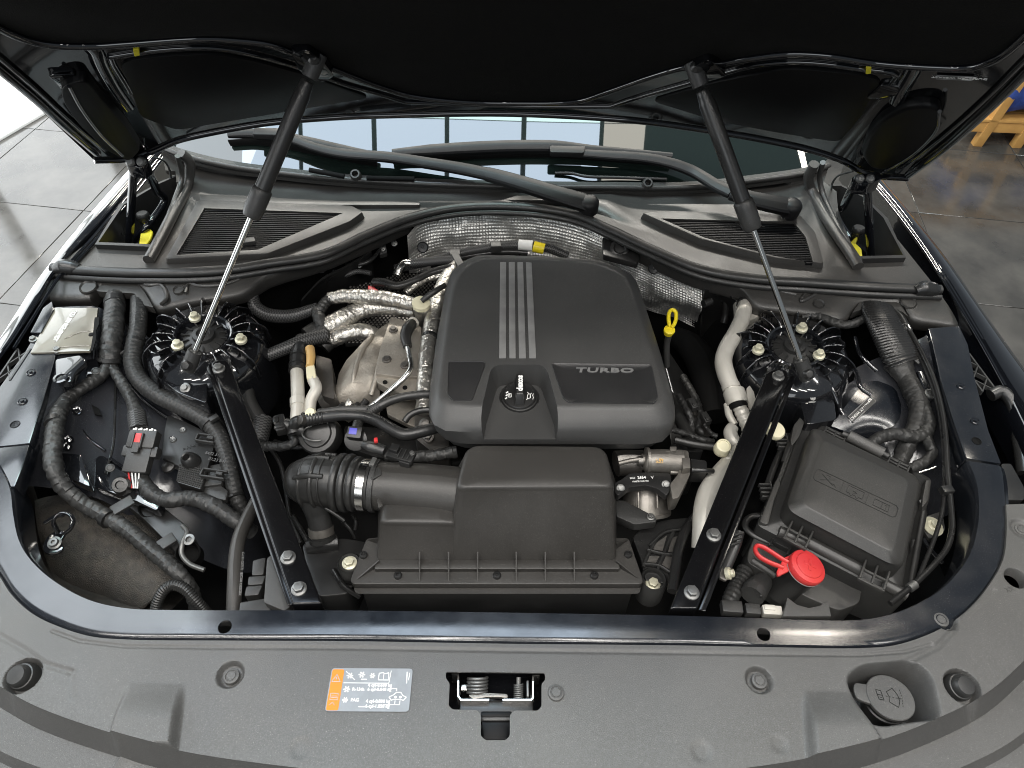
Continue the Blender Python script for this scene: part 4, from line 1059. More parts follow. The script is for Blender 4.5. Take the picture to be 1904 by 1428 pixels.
D = []; w2([(-19, 4), (-14, 4), (-14, -3), (-19, -3)], .0011, True); w2([(-17.5, 2), (-15.5, 2)], .001); w2([(-17.5, -.5), (-15.5, -.5)], .001)
w2([(13, -6), (18, -4), (18, 3), (15, 5), (13, 0)], .0012, True); w2([(18, 3), (20, 6)], .001); w2([(13, -6), (11, -8)], .0012); w2([(15, 5), (13, 8)], .001)
w2([(22, -7), (23, -3), (22, 1), (23, 5)], .0010)
for t in (0, 1, 2):
    w2([(-24 + t * .6, -7 + 6 * t), (-21 + t, -4 + 6 * t)], .0022)
decal('oil_symbols', D, FO @ Vec((0, -.004, .0026)), ox, no, M['white'], oc, .0004)
# ------------------------------------------------------------------ air filter box
ab = thing('air_filter_box', 'black air filter box with a screwed ribbed flange, in front of the engine cover', 'air box', P(924, 1000, -.2))
def body(tops, zt_, bots, zb, rad, name, m=M['airbox'], par=ab, rings=5):
    t = rpoly(pl(tops, zt_), rad, 5); b = rpoly(pl(bots, zb), rad, 5); c0 = sum(t, Vec()) / len(t)
    R_ = []
    e = .011
    R_.append(b)
    for i in range(rings):      # rounded shoulder
        a = i / (rings - 1) * math.pi / 2
        f = 1 - math.sin(a); g = 1 - math.cos(a)
        R_.append([p + Vec((0, 0, -e * f)) + ((q - p).normalized() * 0) + (c0 - p).normalized() * (e * g) for p, q in zip(t, b)])
    R_.append([p + (c0 - p) * .4 + Vec((0, 0, .001)) for p in t])
    return loft(name, R_, m, par, smooth=55)
body('866,825 1129,828 1143,906 845,908', -.004, '838,880 1146,884 1146,1042 832,1042', -.100, [.022, .022, .012, .014], 'box_lid')
body('708,934 848,938 850,974 703,972', -.050, '704,930 850,936 850,1042 701,1042', -.100, .009, 'lid_step')
fl = prism('box_flange', rpoly(pl('682,1000 1169,1000 1196,1078 1194,1086 654,1086 652,1076', -.105), .006, 3), .014, M['airbox'], ab, .003, 3)
prism('flange_step', rpoly(pl('700,1040 1148,1040 1154,1058 695,1058', -.096), .003, 2), .012, M['airbox'], ab, .002, 2)
bm = bmesh.new()
for x in (780, 834, 888, 960, 1014, 1068):
    a, b, c_ = P(x, 1026, -.078), P(x, 1080, -.1045), P(x, 1044, -.106); w_ = Vec((.0011, 0, 0)); bm = bmesh.new()
    add_prism(bm, [a - w_, b - w_, c_ - w_], [a + w_, b + w_, c_ + w_])
    bobj('rib', bm, M['airbox'], ab, 0)
for a, b in (((704, 1042, -.09), (664, 1076, -.104)), ((1146, 1042, -.09), (1186, 1074, -.104)), ((1146, 1010, -.085), (1168, 1003, -.104)), ((704, 1000, -.085), (684, 1003, -.104))):
    a, b = P(*a), P(*b); c_ = Vec((a.x, a.y, b.z)); n = (b - a).cross(Vec((0, 0, 1))).normalized() * .0011; bm = bmesh.new()
    add_prism(bm, [a - n, b - n, c_ - n], [a + n, b + n, c_ + n]); bobj('rib', bm, M['airbox'], ab, 0)
for x, y in ((740, 1071), (924, 1071), (1105, 1071), (676, 1033), (1168, 1032)):
    p = P(x, y, -.1045)
    s_ = lathe('screw', [(.0062, 0), (.0062, .0035), (.005, .0048), (.0028, .005), (.0024, .003), (0, .003)], axf(p, (0, 0, 1)), M['plastic_b'], ab, 14)
loft('flange_rim', [rpoly(pl(s, z), .006, 3) for s, z in (('656,1078 1192,1080 1190,1104 660,1104', -.119), ('664,1078 1186,1080 1184,1100 666,1100', -.128))], M['airbox'], ab)
prism('lower_tray', pl('672,1060 1178,1060 1176,1100 674,1100', -.128), .10, M['plastic_b'], ab, .002)
for x in (700, 740, 790, 850, 924, 990, 1050, 1105, 1150):
    w_ = .007 if x in (740, 924, 1105) else .0025
    box('tray_rib', frame(P(x, 1101, -.155), (1, 0, 0)), (0, 0, 0), (w_, .010, .06), M['airbox'], ab, .001, 1)
# duct from the box to the clamp, with the flow sensor on it
dpts = [P(862, 918, -.060), P(800, 911, -.060), P(740, 906, -.059), P(697, 903, -.059)]
tube('duct', dpts, [.042, .041, .040, .039], M['airbox'], ab, sides=32)
tube('duct_collar', [P(703, 904, -.059), P(694, 903, -.059)], .0425, M['plastic'], ab, sides=32)
prism('mould_seam', pl('700,928 706,926 712,940 704,944', -.022), .006, M['airbox'], ab, .001)
prism('duct_lug', rpoly(pl('688,886 700,868 708,870 710,882 690,892', -.018), .002, 2), .01, M['plastic'], ab, .001)
# ------------------------------------------------------------------ flow sensor
fs = thing('air_flow_sensor', 'small black air flow sensor with a plug, on the intake duct', 'sensor', P(740, 850, -.02))
F = frame(P(746, 846, -.010), P(780, 858, -.01) - P(700, 836, -.01))
boxes('sensor_body', F, [((0, 0, 0), (.044, .022, .008)), ((.010, -.006, -.010), (.018, .014, .020)), ((-.012, .004, .006), (.014, .014, .010))], M['plastic_b'], fs, .002, 2)
boxes('sensor_rib', F, [((x, 0, .005), (.0015, .018, .004)) for x in (-.002, .006, .014)], M['plastic'], fs, .0004)
bolt('screw', F @ Vec((.016, .006, .003)), (0, 0, 1), .0036, M['boltgrey'], fs)
tube('plug', [P(674, 826, -.006), P(686, 829, -.006), P(700, 833, -.008), P(716, 838, -.008)], [.007, .0095, .0095, .0085], M['plastic_b'], fs, sides=10, up=(0, 0, 1), flat=.8)
box('plug_lock', frame(P(699, 819, .002), (1, .2, 0)), (0, 0, 0), (.006, .008, .006), M['red'], fs)
# ------------------------------------------------------------------ ribbed intake elbow
ie = thing('intake_elbow', 'ribbed black rubber intake elbow with a bellows, left of the air box', 'intake hose', P(600, 905, -.12))
ep = [P(694, 903, -.059), P(672, 901, -.060), P(655, 899, -.060), P(638, 897, -.061), P(615, 895, -.062), P(590, 894, -.066), P(568, 897, -.074), P(553, 903, -.086)]
vs, fs_, uv = tube_vf(ep, [.0395, .0395, .041, .041, .042, .042, .039, .026], sides=32, n=6)
obj('elbow', vs, fs_, M['rubber'], ie, 60, uv)
tube('elbow_tip', [P(566, 898, -.075), P(553, 905, -.088), P(546, 912, -.100)], [.0385, .026, .004], M['rubber'], ie, sides=32)
for x, y, z, r_, w_ in ((662, 900, -.060, .0450, .004), (648, 898, -.0605, .0475, .0045), (633, 897, -.061, .0475, .0045)):
    a = P(x, y, z); d = (P(638, 897, -.061) - P(672, 901, -.06)).normalized()
    tube('bellows_fold', [a - d * w_ * 1.5, a - d * w_, a, a + d * w_, a + d * w_ * 1.5], [.040, r_ - .001, r_, r_ - .001, .040], M['rubber'], ie, sides=36, n=3)
d = (P(672, 901, -.06) - P(690, 903, -.06)).normalized()
a = P(680, 902, -.059)
tube('hose_clamp', [a - d * .0062, a - d * .006, a + d * .006, a + d * .0062], [.040, .0425, .0425, .040], M['steel'], ie, sides=40, smoothpath=False)
box('clamp_screw', frame(P(694, 860, -.016), (.3, 1, 0)), (0, 0, 0), (.016, .008, .008), M['boltgrey'], ie)
# moulded ribs round and along the elbow
def ringrib(x, y, z, r_, a0, a1, par=ie, w_=.0042):
    c0 = P(x, y, z); d = (P(590, 894, -.066) - P(638, 897, -.061)).normalized(); u = Vec((0, 0, 1)); u = (u - d * u.dot(d)).normalized(); s_ = d.cross(u)
    return tube('moulded_rib', [c0 + (u * math.cos(R(t)) + s_ * math.sin(R(t))) * r_ for t in range(a0, a1 + 1, 12)], w_, M['rubber'], par, sides=8, n=3)
ringrib(596, 894, -.065, .0415, -120, 130); ringrib(574, 896, -.072, .0395, -120, 130); ringrib(610, 895, -.062, .0420, -120, 130, w_=.0016)
d_ = (P(590, 894, -.066) - P(638, 897, -.061)).normalized(); u_ = Vec((0, 0, 1)); u_ = (u_ - d_ * u_.dot(d_)).normalized(); s_ = d_.cross(u_)
for t in (-25, 25, 62, 98):
    o = u_ * math.cos(R(t)) + s_ * math.sin(R(t))
    for sg in (1, ):
        tube('moulded_rib', [P(619, 895, -.062) + o * .0415, P(590, 894, -.066) + o * .042, P(568, 897, -.074) + o * .0385, P(554, 902, -.086) + o * .0265], .0046, M['rubber'], ie, sides=8)
tube('outlet', [P(585, 925, -.085), P(592, 955, -.105), P(598, 985, -.125), P(600, 1004, -.140)], [.026, .0205, .0185, .0185], M['rubber'], ie, sides=24)
tube('outlet_clamp', [P(596, 980, -.121), P(598, 994, -.131)], .0205, M['alloy'], ie, sides=24)
tube('outlet_bead', [P(598, 996, -.132), P(600, 1003, -.138)], .0215, M['rubber'], ie, sides=24)
for s in ('640,968,-.10 622,955,-.09 604,944,-.085', '575,945,-.095 560,940,-.1'): tube('moulded_rib', pl(s), .003, M['rubber'], ie)
# lower resonator the outlet runs into
rs = thing('resonator', 'black plastic resonator under the intake elbow', 'resonator', P(620, 1040, -.2))
prism('resonator_body', rpoly(pl('560,1010 640,1000 690,1010 668,1060 650,1104 590,1110 572,1060', -.150), .012, 4), .08, M['plastic_b'], rs, .008, 3)
tube('resonator_neck', pl('575,1016,-.15 600,1012,-.145 626,1010,-.15'), .014, M['plastic_b'], rs)
lathe('rubber_mount', [(.019, -.03), (.0185, .0), (.016, .003), (.014, .001)], axf(P(650, 1048, -.112), (0, 0, 1)), M['rubber'], rs, 24)
bolt('bolt', P(650, 1047, -.110), (0, 0, 1), .0080, M['zinc'], rs)
# ------------------------------------------------------------------ grated bracket right of the air box
gb = thing('grated_duct', 'black slatted duct inlet between the air box and the right brace', 'air duct', P(1230, 1010, -.15))
prism('duct_frame', rpoly(pl('1176,1000 1195,978 1240,966 1284,962 1290,975 1262,1040 1240,1085 1200,1080 1192,1040', -.125), .006, 3), .05, M['plastic_b'], gb, .004, 3)
for s in ('1208,1014 1236,990 1268,984', '1196,1048 1226,1052 1246,1064', '1222,1000 1206,1030 1196,1054', '1252,990 1236,1026 1222,1062', '1276,984 1262,1018 1246,1066', '1204,1022 1236,1030 1258,1030'):
    tube('grate_bar', pl(s, -.120), .003, M['plastic'], gb, sides=6)
for s in ('1216,1012 1240,996 1232,1024 1212,1022', '1250,1000 1266,994 1256,1026 1242,1026', '1206,1034 1226,1034 1216,1054 1202,1050', '1238,1034 1252,1036 1244,1060 1228,1056'):
    prism('grate_pane', pl(s, -.122), .002, M['alloy_d'], gb, 0)
tube('duct_edge', pl('1292,962,-.11 1276,985,-.10 1262,1020,-.10 1256,1060,-.10 1250,1100,-.10'), .008, M['plastic_b'], gb)
lathe('rubber_mount', [(.0215, -.05), (.021, .0), (.018, .004), (.016, .001), (.016, -.012), (0, -.012)], axf(P(1215, 1078, -.118), (0, 0, 1)), M['plastic'], gb, 28)
bolt('bolt', P(1214, 1086, -.128), (0, 0, 1), .0080, M['zinc'], gb)
prism('mount_lug', rpoly(pl('1145,930 1160,930 1218,960 1222,970 1180,975 1146,960', -.09), .003, 2), .02, M['plastic'], gb, .002)
bolt('screw', P(1210, 961, -.088), (0, 0, 1), .0045, M['boltgrey'], gb)
# ------------------------------------------------------------------ throttle body
tb = thing('throttle_body', 'silver throttle body with a black motor flange, right of the air box', 'throttle body', P(1210, 890, -.14))
tube('throttle_bore', [P(1203, 898, -.108), P(1201, 918, -.114), P(1200, 938, -.122), P(1200, 958, -.132)], [.034, .0375, .0385, .040], M['alloy'], tb, sides=32)
tube('bore_lip', [P(1202, 913, -.112), P(1202, 916, -.113)], .0405, M['alloy'], tb, sides=32)
tube('bore_lip', [P(1200, 948, -.126), P(1200, 954, -.130)], .0425, M['alloy'], tb, sides=32)
for x in (1187, 1222): box('bore_rib', frame(P(x, 930, -.080), (0, -.8, -.5)), (0, 0, 0), (.026, .003, .003), M['alloy'], tb, .0005, 1)
prism('motor_flange', rpoly(pl('1143,898 1158,890 1170,880 1205,878 1246,880 1250,902 1240,922 1222,908 1200,902 1170,906 1150,922 1143,915', -.050), .004, 3), .014, M['plastic_b'], tb, .002, 2)
for x, y in ((1154, 908), (1238, 901)): bolt('bolt', P(x, y, -.0495), (0, -.5, .85), .0048, M['boltgrey'], tb)
xd = P(1230, 889, -.05) - P(1170, 892, -.05)
text('lettering', '2654', P(1193, 888, -.0488), xd, (0, 0, 1), .0070, M['white'], tb, bold=.0002)
text('lettering', '5650', P(1176, 889, -.0488), xd, (0, 0, 1), .0045, M['white'], tb)
text('lettering', 'V', P(1213, 888, -.0488), xd, (0, 0, 1), .0080, M['white'], tb)
text('lettering', 'V04378153A1901', P(1191, 895, -.0488), xd, (0, 0, 1), .0042, M['white'], tb, sx=.9)
tube('throttle_motor', [P(1194, 856, -.05), P(1198, 856, -.05), P(1202, 857, -.05), P(1230, 858, -.05), P(1268, 860, -.05)], [.010, .010, .019, .0205, .0205], M['alloy'], tb, sides=24, n=3)
tube('motor_cap', [P(1201, 856, -.05), P(1206, 856, -.05)], .0222, M['alloy'], tb, sides=24)
tube('motor_nose', [P(1186, 857, -.05), P(1196, 857, -.05)], .0085, M['alloy_d'], tb, sides=16)
prism('gear_housing', rpoly(pl('1258,835 1280,838 1284,880 1262,925 1250,928 1246,900 1262,880', -.045), .004, 3), .035, M['alloy'], tb, .002)
for s, z in (('1246,830 1258,830 1258,838 1246,838', -.032), ('1257,838 1268,837 1270,850 1258,850', -.03), ('1268,851 1283,851 1284,870 1270,871', -.03)):
    prism('housing_tab', pl(s, z), .02, M['alloy'], tb, .001)
tube('housing_pin', [P(1246, 878, -.052), P(1262, 878, -.052)], .0042, M['alloy'], tb)
tube('intake_flange', [P(1145, 862, -.08), P(1160, 860, -.08), P(1196, 862, -.08), P(1200, 864, -.08)], .022, M['alloy_d'], tb)
tube('throttle_lever', pl('1150,862,-.045 1170,857,-.045 1190,854,-.045'), .004, M['alloy'], tb)
prism('plug', rpoly(pl('1284,852 1314,856 1316,878 1286,878', -.045), .003, 2), .03, M['plastic_b'], tb, .003)
tube('plug_rod', pl('1286,874,-.04 1310,875,-.04 1326,876,-.045'), .0042, M['plastic_b'], tb)
decal('data_square', [[(x * .0012 - .006, y * .0012 - .004), (x * .0012 - .0049, y * .0012 - .004), (x * .0012 - .0049, y * .0012 - .0029), (x * .0012 - .006, y * .0012 - .0029)] for x in range(11) for y in range(7) if rnd.random() < .5], P(1226, 857, -.0290), (1, 0, 0), (0, -.2, 1), M['ochre'], tb)
# ------------------------------------------------------------------ gas stays of the bonnet
def stay(lo, up, ycol0, ycol1, label):
    a, b = P(*lo), PS(*up, hz) + HN * .030
    d = (b - a).normalized()
    t = thing('gas_stay', label, 'gas strut', a, 'gas stays that hold the bonnet up')
    c0, c1 = along(a, b, ycol0), along(a, b, ycol1)
    tube('piston_rod', [a, c0 + d * .01], .0048, M['chrome'], t, sides=16)
    tube('cylinder', [c1 - d * .01, b - d * .045, b - d * .040, b - d * .025, b - d * .022], [.0128, .0128, .0115, .0100, .008], M['plastic_b'], t, sides=24, n=2)
    tube('collar', [c0 - d * .001, c0, c0 + d * .012, c1 - d * .004, c1], [.010, .0135, .0160, .0160, .0135], M['plastic'], t, sides=24, n=3)
    for e, s_, nm in ((a, 1, 'lower_socket'), (b, -1, 'upper_socket')):
        tube(nm, [e - d * s_ * .022, e - d * s_ * .021, e - d * s_ * .004, e + d * s_ * .016, e + d * s_ * .017], [.010, .0125, .0130, .0125, .010], M['plastic'], t, sides=18, n=2)
        lathe('socket_clip', [(.009, -.004), (.010, .0), (.006, .006), (0, .0065)], axf(e - d * s_ * .010 + Vec((0, -.010, .008)), (0, -.7, .7)), M['plastic_b'], t, 14)
    return t
stay((357, 668, .020), (583, 86), 403, 350, 'gas stay leaning from the left tower up to the bonnet')
stay((1494, 684, .020), (1297, 102), 426, 372, 'gas stay leaning from the right tower up to the bonnet')
# ------------------------------------------------------------------ wipers
GT = bvh(glass)
def wiper(arm, blade, joint, label, br):
    def lay(w_, off):
        x, y, z = map(float, w_.split(',')); d = ray(x, y); h_ = GT.ray_cast(CAMP, d)[0]; p0 = P(x, y, z)
        return h_ - d * off if h_ is not None and y < 318 else p0
    p = [lay(w_, .045) for w_ in arm.split()]
    t = thing('wiper', label, 'wiper', p[0], 'windscreen wipers')
    q = cat(p, 6); j = int(len(q) * joint)
    bar('arm_base', resample(q[:j + 1], 8), [.040, .036, .031], [.020, .019, .016], M['wiper'], t)
    bar('arm', resample(q[j:], 12), [.029, .026, .024, .022, .018], [.013, .012, .010], M['wiper'], t)
    lathe('pivot_cap', [(.021, -.020), (.0205, .004), (.0170, .010), (.010, .013), (0, .0135)], axf(p[0], (0, -.25, 1)), M['wiper'], t, 24)
    b = [lay(w_, .030) for w_ in blade.split()]
    bl = bar('blade', b, [2.2 * v for v in br], [1.5 * v for v in br], M['wiper'], t)
    bar('blade_rubber', [v + Vec((0, -.006, -.016)) for v in b], .007, .018, M['dark'], bl)
    m = q[-1]
    prism('blade_clip', rpoly([m + Vec(v) for v in ((-.045, -.011, .006), (.03, -.011, .006), (.035, .011, .010), (-.045, .011, .010))], .004, 2), .012, M['wiper'], t, .002, 2)
    return t
wiper('1096,378,.035 1062,368,.042 1000,349,.046 950,334,.048 905,322,.05 850,311,.052 800,303,.054 720,291,.06 640,285,.066 590,275,.075 548,260,.085 510,250,.095', '424,250,.09 470,248,.09 520,254,.086 580,266,.078 640,279,.068 700,289,.06', .36, 'black wiper with its arm lying across the left half of the windscreen base', [.006, .010, .012, .012, .011, .007])
wiper('1473,384,.040 1440,378,.046 1400,369,.05 1360,357,.052 1335,345,.053 1290,318,.056 1250,303,.058 1200,293,.06 1130,288,.06 1060,283,.06', '729,284,.05 800,279,.052 870,275,.053 945,272,.055 1030,272,.056 1100,277,.056 1180,283,.055 1250,289,.055', .34, 'black wiper with its blade across the middle of the windscreen', [.008, .0125, .0135, .0135, .0135, .009, .007, .006])
tube('washer_line', pl('1032,322,.03 1060,322,.032 1090,328,.03 1150,330,.028 1240,333,.026'), .0035, M['rubber'], car)
# ------------------------------------------------------------------ bonnet hinges and lifters
def hinge(a1, a2, top, cable, label):
    t = bpy.data.objects.new('bonnet_hinge', None); COL.objects.link(t); t.parent = car; WL[t] = P(*a1[1]); t.location = WL[t] - WL[car]; t['label'] = label
    tube('hinge_arm', [P(*a1[0]), P(*a1[1])], .0085, M['paint_body'], t, sides=8, flat=1.0, n=4)
    tube('hinge_arm', [P(*a2[0]), P(*a2[1])], .0095, M['paint_body'], t, sides=8, n=4)
    p = P(*a2[1]); tube('hinge_arm', [p, p + Vec((.0, .015, -.03)), p + Vec((-.02 * (1 if p.x < 0 else -1), -.06, -.05)), P(*a1[1]) + Vec((0, .02, -.01))], .009, M['paint_body'], t, sides=8)
    q = pl(top)
    prism('hinge_plate', rpoly(q, .006, 3), .026, M['paint_body'], t, .004, 3)
    for e in (P(*a1[0]), P(*a2[0])): lathe('pivot', [(.009, -.004), (.009, .006), (.006, .009), (0, .009)], axf(e + Vec((0, -.006, .006)), (0, -.8, .6)), M['boltgrey'], t, 14)
    tube('cable', pl(cable), .0022, M['rubber'], t, sides=6)
    return t
hinge(((249, 303, .135), (240, 452, -.05)), ((268, 303, .135), (292, 356, .02)), '228,292,.150 270,286,.150 278,300,.140 262,312,.135 236,308,.138', '286,292,.13 306,300,.10 316,318,.06 318,330,.03', 'black bonnet hinge on the left, next to the actuator with a yellow tag')
hinge(((1612, 334, .135), (1619, 476, -.05)), ((1593, 334, .135), (1568, 384, .01)), '1590,326,.150 1634,318,.150 1640,332,.140 1616,342,.136 1590,338,.138', '1586,318,.13 1560,326,.10 1548,340,.06 1546,352,.02', 'black bonnet hinge on the right, next to the actuator with a yellow tag')
def lifter(c, tagpts, label):
    p = P(*c); t = thing('bonnet_lifter', label, 'actuator', p, 'pyrotechnic bonnet lifters')
    F = axf(p, (0, .12, 1))
    lathe('lifter_cap', [(.012, -.006), (.0135, -.004), (.0135, .005), (.011, .008), (0, .008)], F, M['plastic_b'], t, 20)
    lathe('lifter_body', [(.0105, -.060), (.0105, -.016), (.0115, -.012), (.0105, -.006)], F, M['steel'], t, 20)
    prism('yellow_tag', rpoly(pl(tagpts), .004, 2), .006, M['yellow_tag'], t, .001, 1)
    tube('tag_lead', [p + Vec((-.006, -.012, -.045)), p + Vec((-.012, -.02, -.055)), p + Vec((-.006, -.03, -.06))], .006, M['yellow_tag'], t, sides=8)
lifter((266, 402, -.010), '262,430,-.036 278,424,-.036 284,430,-.036 280,444,-.038 270,457,-.04 258,456,-.04', 'small actuator with a yellow tag in the well by the left hinge')
lifter((1596, 428, -.010), '1576,452,-.036 1586,448,-.036 1602,462,-.036 1604,478,-.038 1590,480,-.04 1580,470,-.04', 'small actuator with a yellow tag in the well by the right hinge')
# ------------------------------------------------------------------ fuse box
fb = thing('fuse_box', 'black fuse box with clipped lid and moulded symbols, on the right', 'fuse box', P(1580, 950, -.15))
lid_o = rpoly(pl('1509,792 1713,890 1677,1066 1456,951', -.030), [.018, .022, .022, .018], 5)
lid_s = rpoly(pl('1513,797 1709,891 1673,1058 1461,947', -.016), [.018, .022, .022, .018], 5)
lid_m = rpoly(pl('1530,817 1690,892 1661,1028 1490,937', -.0035), [.012] * 4, 5)
cL = sum(lid_m, Vec()) / len(lid_m)
low = [Vec((p.x, p.y, -.062)) for p in rpoly(pl('1509,792 1713,890 1677,1066 1456,951', -.030), [.018, .022, .022, .018], 5)]
lid = loft('lid', [low, lid_o, [a.lerp(b, .5) + Vec((0, 0, .003)) for a, b in zip(lid_o, lid_s)], lid_s, [a.lerp(b, .9) for a, b in zip(lid_s, lid_m)], lid_m, [p + (cL - p) * .02 + Vec((0, 0, .0006)) for p in lid_m], [p + (cL - p) * .4 + Vec((0, 0, .001)) for p in lid_m]], M['fuse'], fb, smooth=50)
fx = (P(1667, 963, 0) - P(1514, 890, 0)).normalized()
fo = P(1590, 916, -.0022)
D = []
g = .001
def q3(pts, w=.0007, closed=False): D.extend(path2([(x * g, y * g) for x, y in pts], w, closed))
q3([(-62, 8), (-58, 12), (58, 12), (62, 8), (62, -8), (58, -12), (-58, -12), (-62, -8)], .0008, True); q3([(-20, 12), (-20, -12)]); q3([(18, 12), (18, -12)])
q3([(-12, 8), (12, 8), (12, -6), (6, -6), (6, -9), (3, -9), (3, -6), (-3, -6), (-3, -9), (-6, -9), (-6, -6), (-12, -6)], closed=True); q3([(2, 5), (-3, 1), (3, 0), (-2, -4)])
q3([(28, 6), (40, 6), (50, 6), (50, -7), (28, -7)], closed=True); q3([(40, 6), (40, -7)]); q3([(44, 3), (46, 3), (46, -4)])
q3([(-52, 6), (-32, -7)]); q3([(-52, -7), (-32, 6)]); q3([(-46, 8), (-40, 8), (-40, 3)]); q3([(-38, -4), (-30, -4), (-28, -8)])
decal('moulded_symbols', D, fo, fx, (0, 0, 1), M['moulded'], fb, .0004)
# tray round the lid
to = pl('1487,774 1504,778 1620,828 1732,890 1728,930 1716,960 1700,1050 1690,1112 1600,1076 1408,976 1414,960 1450,880', -.060)
tr = loft('tray', [[Vec((p.x, p.y, -.16)) for p in rpoly(to, .006, 3)], [Vec((p.x, p.y, -.064)) for p in rpoly(to, .006, 3)], [p + Vec((0, 0, -.001)) for p in rpoly(to, .006, 3)], [p + (cL - p) * .05 + Vec((0, 0, .0)) for p in rpoly(to, .006, 3)], [p + (cL - p) * .08 + Vec((0, 0, -.012)) for p in rpoly(to, .006, 3)], [p + (cL - p) * .3 + Vec((0, 0, -.012)) for p in rpoly(to, .006, 3)]], M['plastic'], fb, smooth=45)
def clip_(a, b, z, n, m, nm='latch_clip', d_=.026, flip=1):
    p, q = P(*a, z), P(*b, z); F = frame((p + q) / 2, q - p); L_ = (q - p).length; B = []
    for k in range(n): B.append(((-L_ / 2 + L_ * k / (n - 1), 0, 0), (.0034, d_, .006)))
    B += [((0, 0, -.0008), (L_, .0036, .0055)), ((0, -flip * d_ / 2, -.002), (L_ + .004, .005, .006))]
    return boxes(nm, F, B, m, fb, .0008, 1)
clip_((1466, 984), (1504, 1004), -.040, 3, M['fuse'], d_=.034); clip_((1604, 1058), (1648, 1080), -.040, 3, M['fuse'], d_=.034)
clip_((1534, 800), (1570, 818), -.040, 3, M['plastic'], flip=-1, d_=.016); clip_((1652, 856), (1688, 874), -.040, 3, M['plastic'], flip=-1, d_=.016)
tube('hinge_rod', pl('1494,1004,-.056 1604,1062,-.056'), .0095, M['fuse'], fb); tube('hinge_rod', pl('1448,988,-.054 1500,1010,-.056'), .0095, M['fuse'], fb)
tube('hinge_rod', pl('1640,1084,-.056 1686,1108,-.056'), .0085, M['fuse'], fb)
tube('hinge_rod', pl('1578,810,-.034 1642,843,-.034'), .0098, M['cover'], fb); tube('hinge_pin', pl('1566,806,-.036 1580,812,-.036'), .005, M['plastic'], fb); tube('hinge_pin', pl('1640,842,-.036 1652,849,-.036'), .005, M['plastic'], fb)
for s, z in (('1476,790 1488,776 1496,784 1486,812 1472,830 1470,820', -.052), ('1444,890 1452,898 1440,930 1428,976 1412,970 1430,925', -.052), ('1722,892 1732,892 1726,930 1714,945 1716,925', -.052)):
    prism('tray_wall', rpoly(pl(s, z), .004, 2), .04, M['fuse'], fb, .002, 2)
for a, b in (((1450, 812), (1456, 834)), ((1420, 902), (1426, 926))):
    p, q = P(*a, -.07), P(*b, -.07); F = frame((p + q) / 2, q - p)
    boxes('side_clip', F, [((x, 0, 0), (.003, .018, .010)) for x in (-.012, -.004, .004, .012)] + [((0, .010, 0), (.034, .003, .012))], M['plastic'], fb, .0006, 1)
for s in ('1476,816,-.06 1466,835,-.06 1458,860,-.065', '1468,808,-.075 1440,866,-.08 1418,930,-.085', '1440,960,-.085 1400,960,-.09 1388,968,-.09 1386,980,-.09 1400,994,-.09 1440,1012,-.09'):
    tube('tray_strap', pl(s), .0055, M['plastic_b'], fb, flat=.7)
for s in ('1712,930,-.06 1718,950,-.065 1708,972,-.07 1694,984,-.075', '1700,1005,-.06 1696,1040,-.065 1690,1070,-.07', '1718,952,-.055 1702,1040,-.055 1692,1096,-.055'):
    tube('tray_strap', pl(s), .005, M['plastic_b'], fb, flat=.6)
prism('mount_lug', rpoly(pl('1722,960 1752,950 1758,985 1728,1002 1716,985', -.075), .004, 3), .02, M['plastic'], fb, .003)
lathe('washer_disc', [(.0165, 0), (.0165, .0015), (.006, .002), (0, .002)], axf(P(1734, 979, -.074), (.1, -.1, 1)), M['zinc'], fb, 28)
bolt('bolt', P(1737, 977, -.072), (0, 0, 1), .0068, M['zinc'], fb)
tube('mount_arm', pl('1716,1000,-.08 1730,1022,-.09 1752,1046,-.1'), .004, M['paint'], fb)
lathe('cream_stud', [(.0165, -.006), (.0165, .0), (.014, .003), (.006, .004), (0, .004)], axf(P(1443, 800, -.05), (.1, -.3, 1)), M['cream'], fb, 24)
# ------------------------------------------------------------------ jump-start terminal with its red cap
jt = thing('jump_terminal', 'red plus-marked terminal cap with a loop tether, before the fuse box', 'terminal cap', P(1500, 1056, -.07))
nj = Vec((.24, -.02, 1)).normalized(); FJ = axf(P(1500, 1055, -.050), nj, (1, -.35, 0))
lathe('cap', [(.027, -.006), (.0275, -.004), (.0275, .002), (.0262, .0045), (.0205, .0062), (.0195, .0078), (.0180, .0082), (0, .0084)], FJ, M['red'], jt, 48)
boxes('plus_mark', FJ, [((0, 0, .0088), (.019, .0042, .0012)), ((0, 0, .0088), (.0042, .019, .0012))], M['red'], jt, .0004, 1)
lathe('post', [(.026, -.075), (.025, -.03), (.0255, -.012), (.0265, -.0075), (.0265, -.0062), (.02, -.0062)], FJ, M['plastic_b'], jt, 40)
lathe('post_rim', [(.0262, -.0075), (.0276, -.0072), (.0276, -.0060), (.0262, -.0060)], FJ, M['greyprint'], jt, 40)
prism('tether_tab', rpoly(pl('1444,1062 1458,1036 1476,1030 1486,1040 1470,1060 1446,1072', -.050), .004, 2), .006, M['red'], jt, .0015, 2)
tube('tether', [P(x, y, -.050) for x, y in ((1474, 1050), (1455, 1040), (1435, 1027), (1418, 1017), (1408, 1015), (1404, 1021), (1410, 1033), (1425, 1043), (1446, 1052), (1456, 1056))], .0032, M['red'], jt, sides=10, flat=1.5)
bb = thing('battery_cover', 'grey-black battery cover below the red terminal cap', 'battery cover', P(1490, 1070, -.15))
prism('cover_panel', rpoly(pl('1406,988 1445,1008 1604,1090 1598,1122 1560,1136 1500,1110 1390,1046 1390,1030', -.090), .008, 3), .07, M['fuse'], bb, .008, 3)
tube('cover_ridge', pl('1398,1042,-.090 1450,1076,-.092'), .006, M['fuse'], bb)
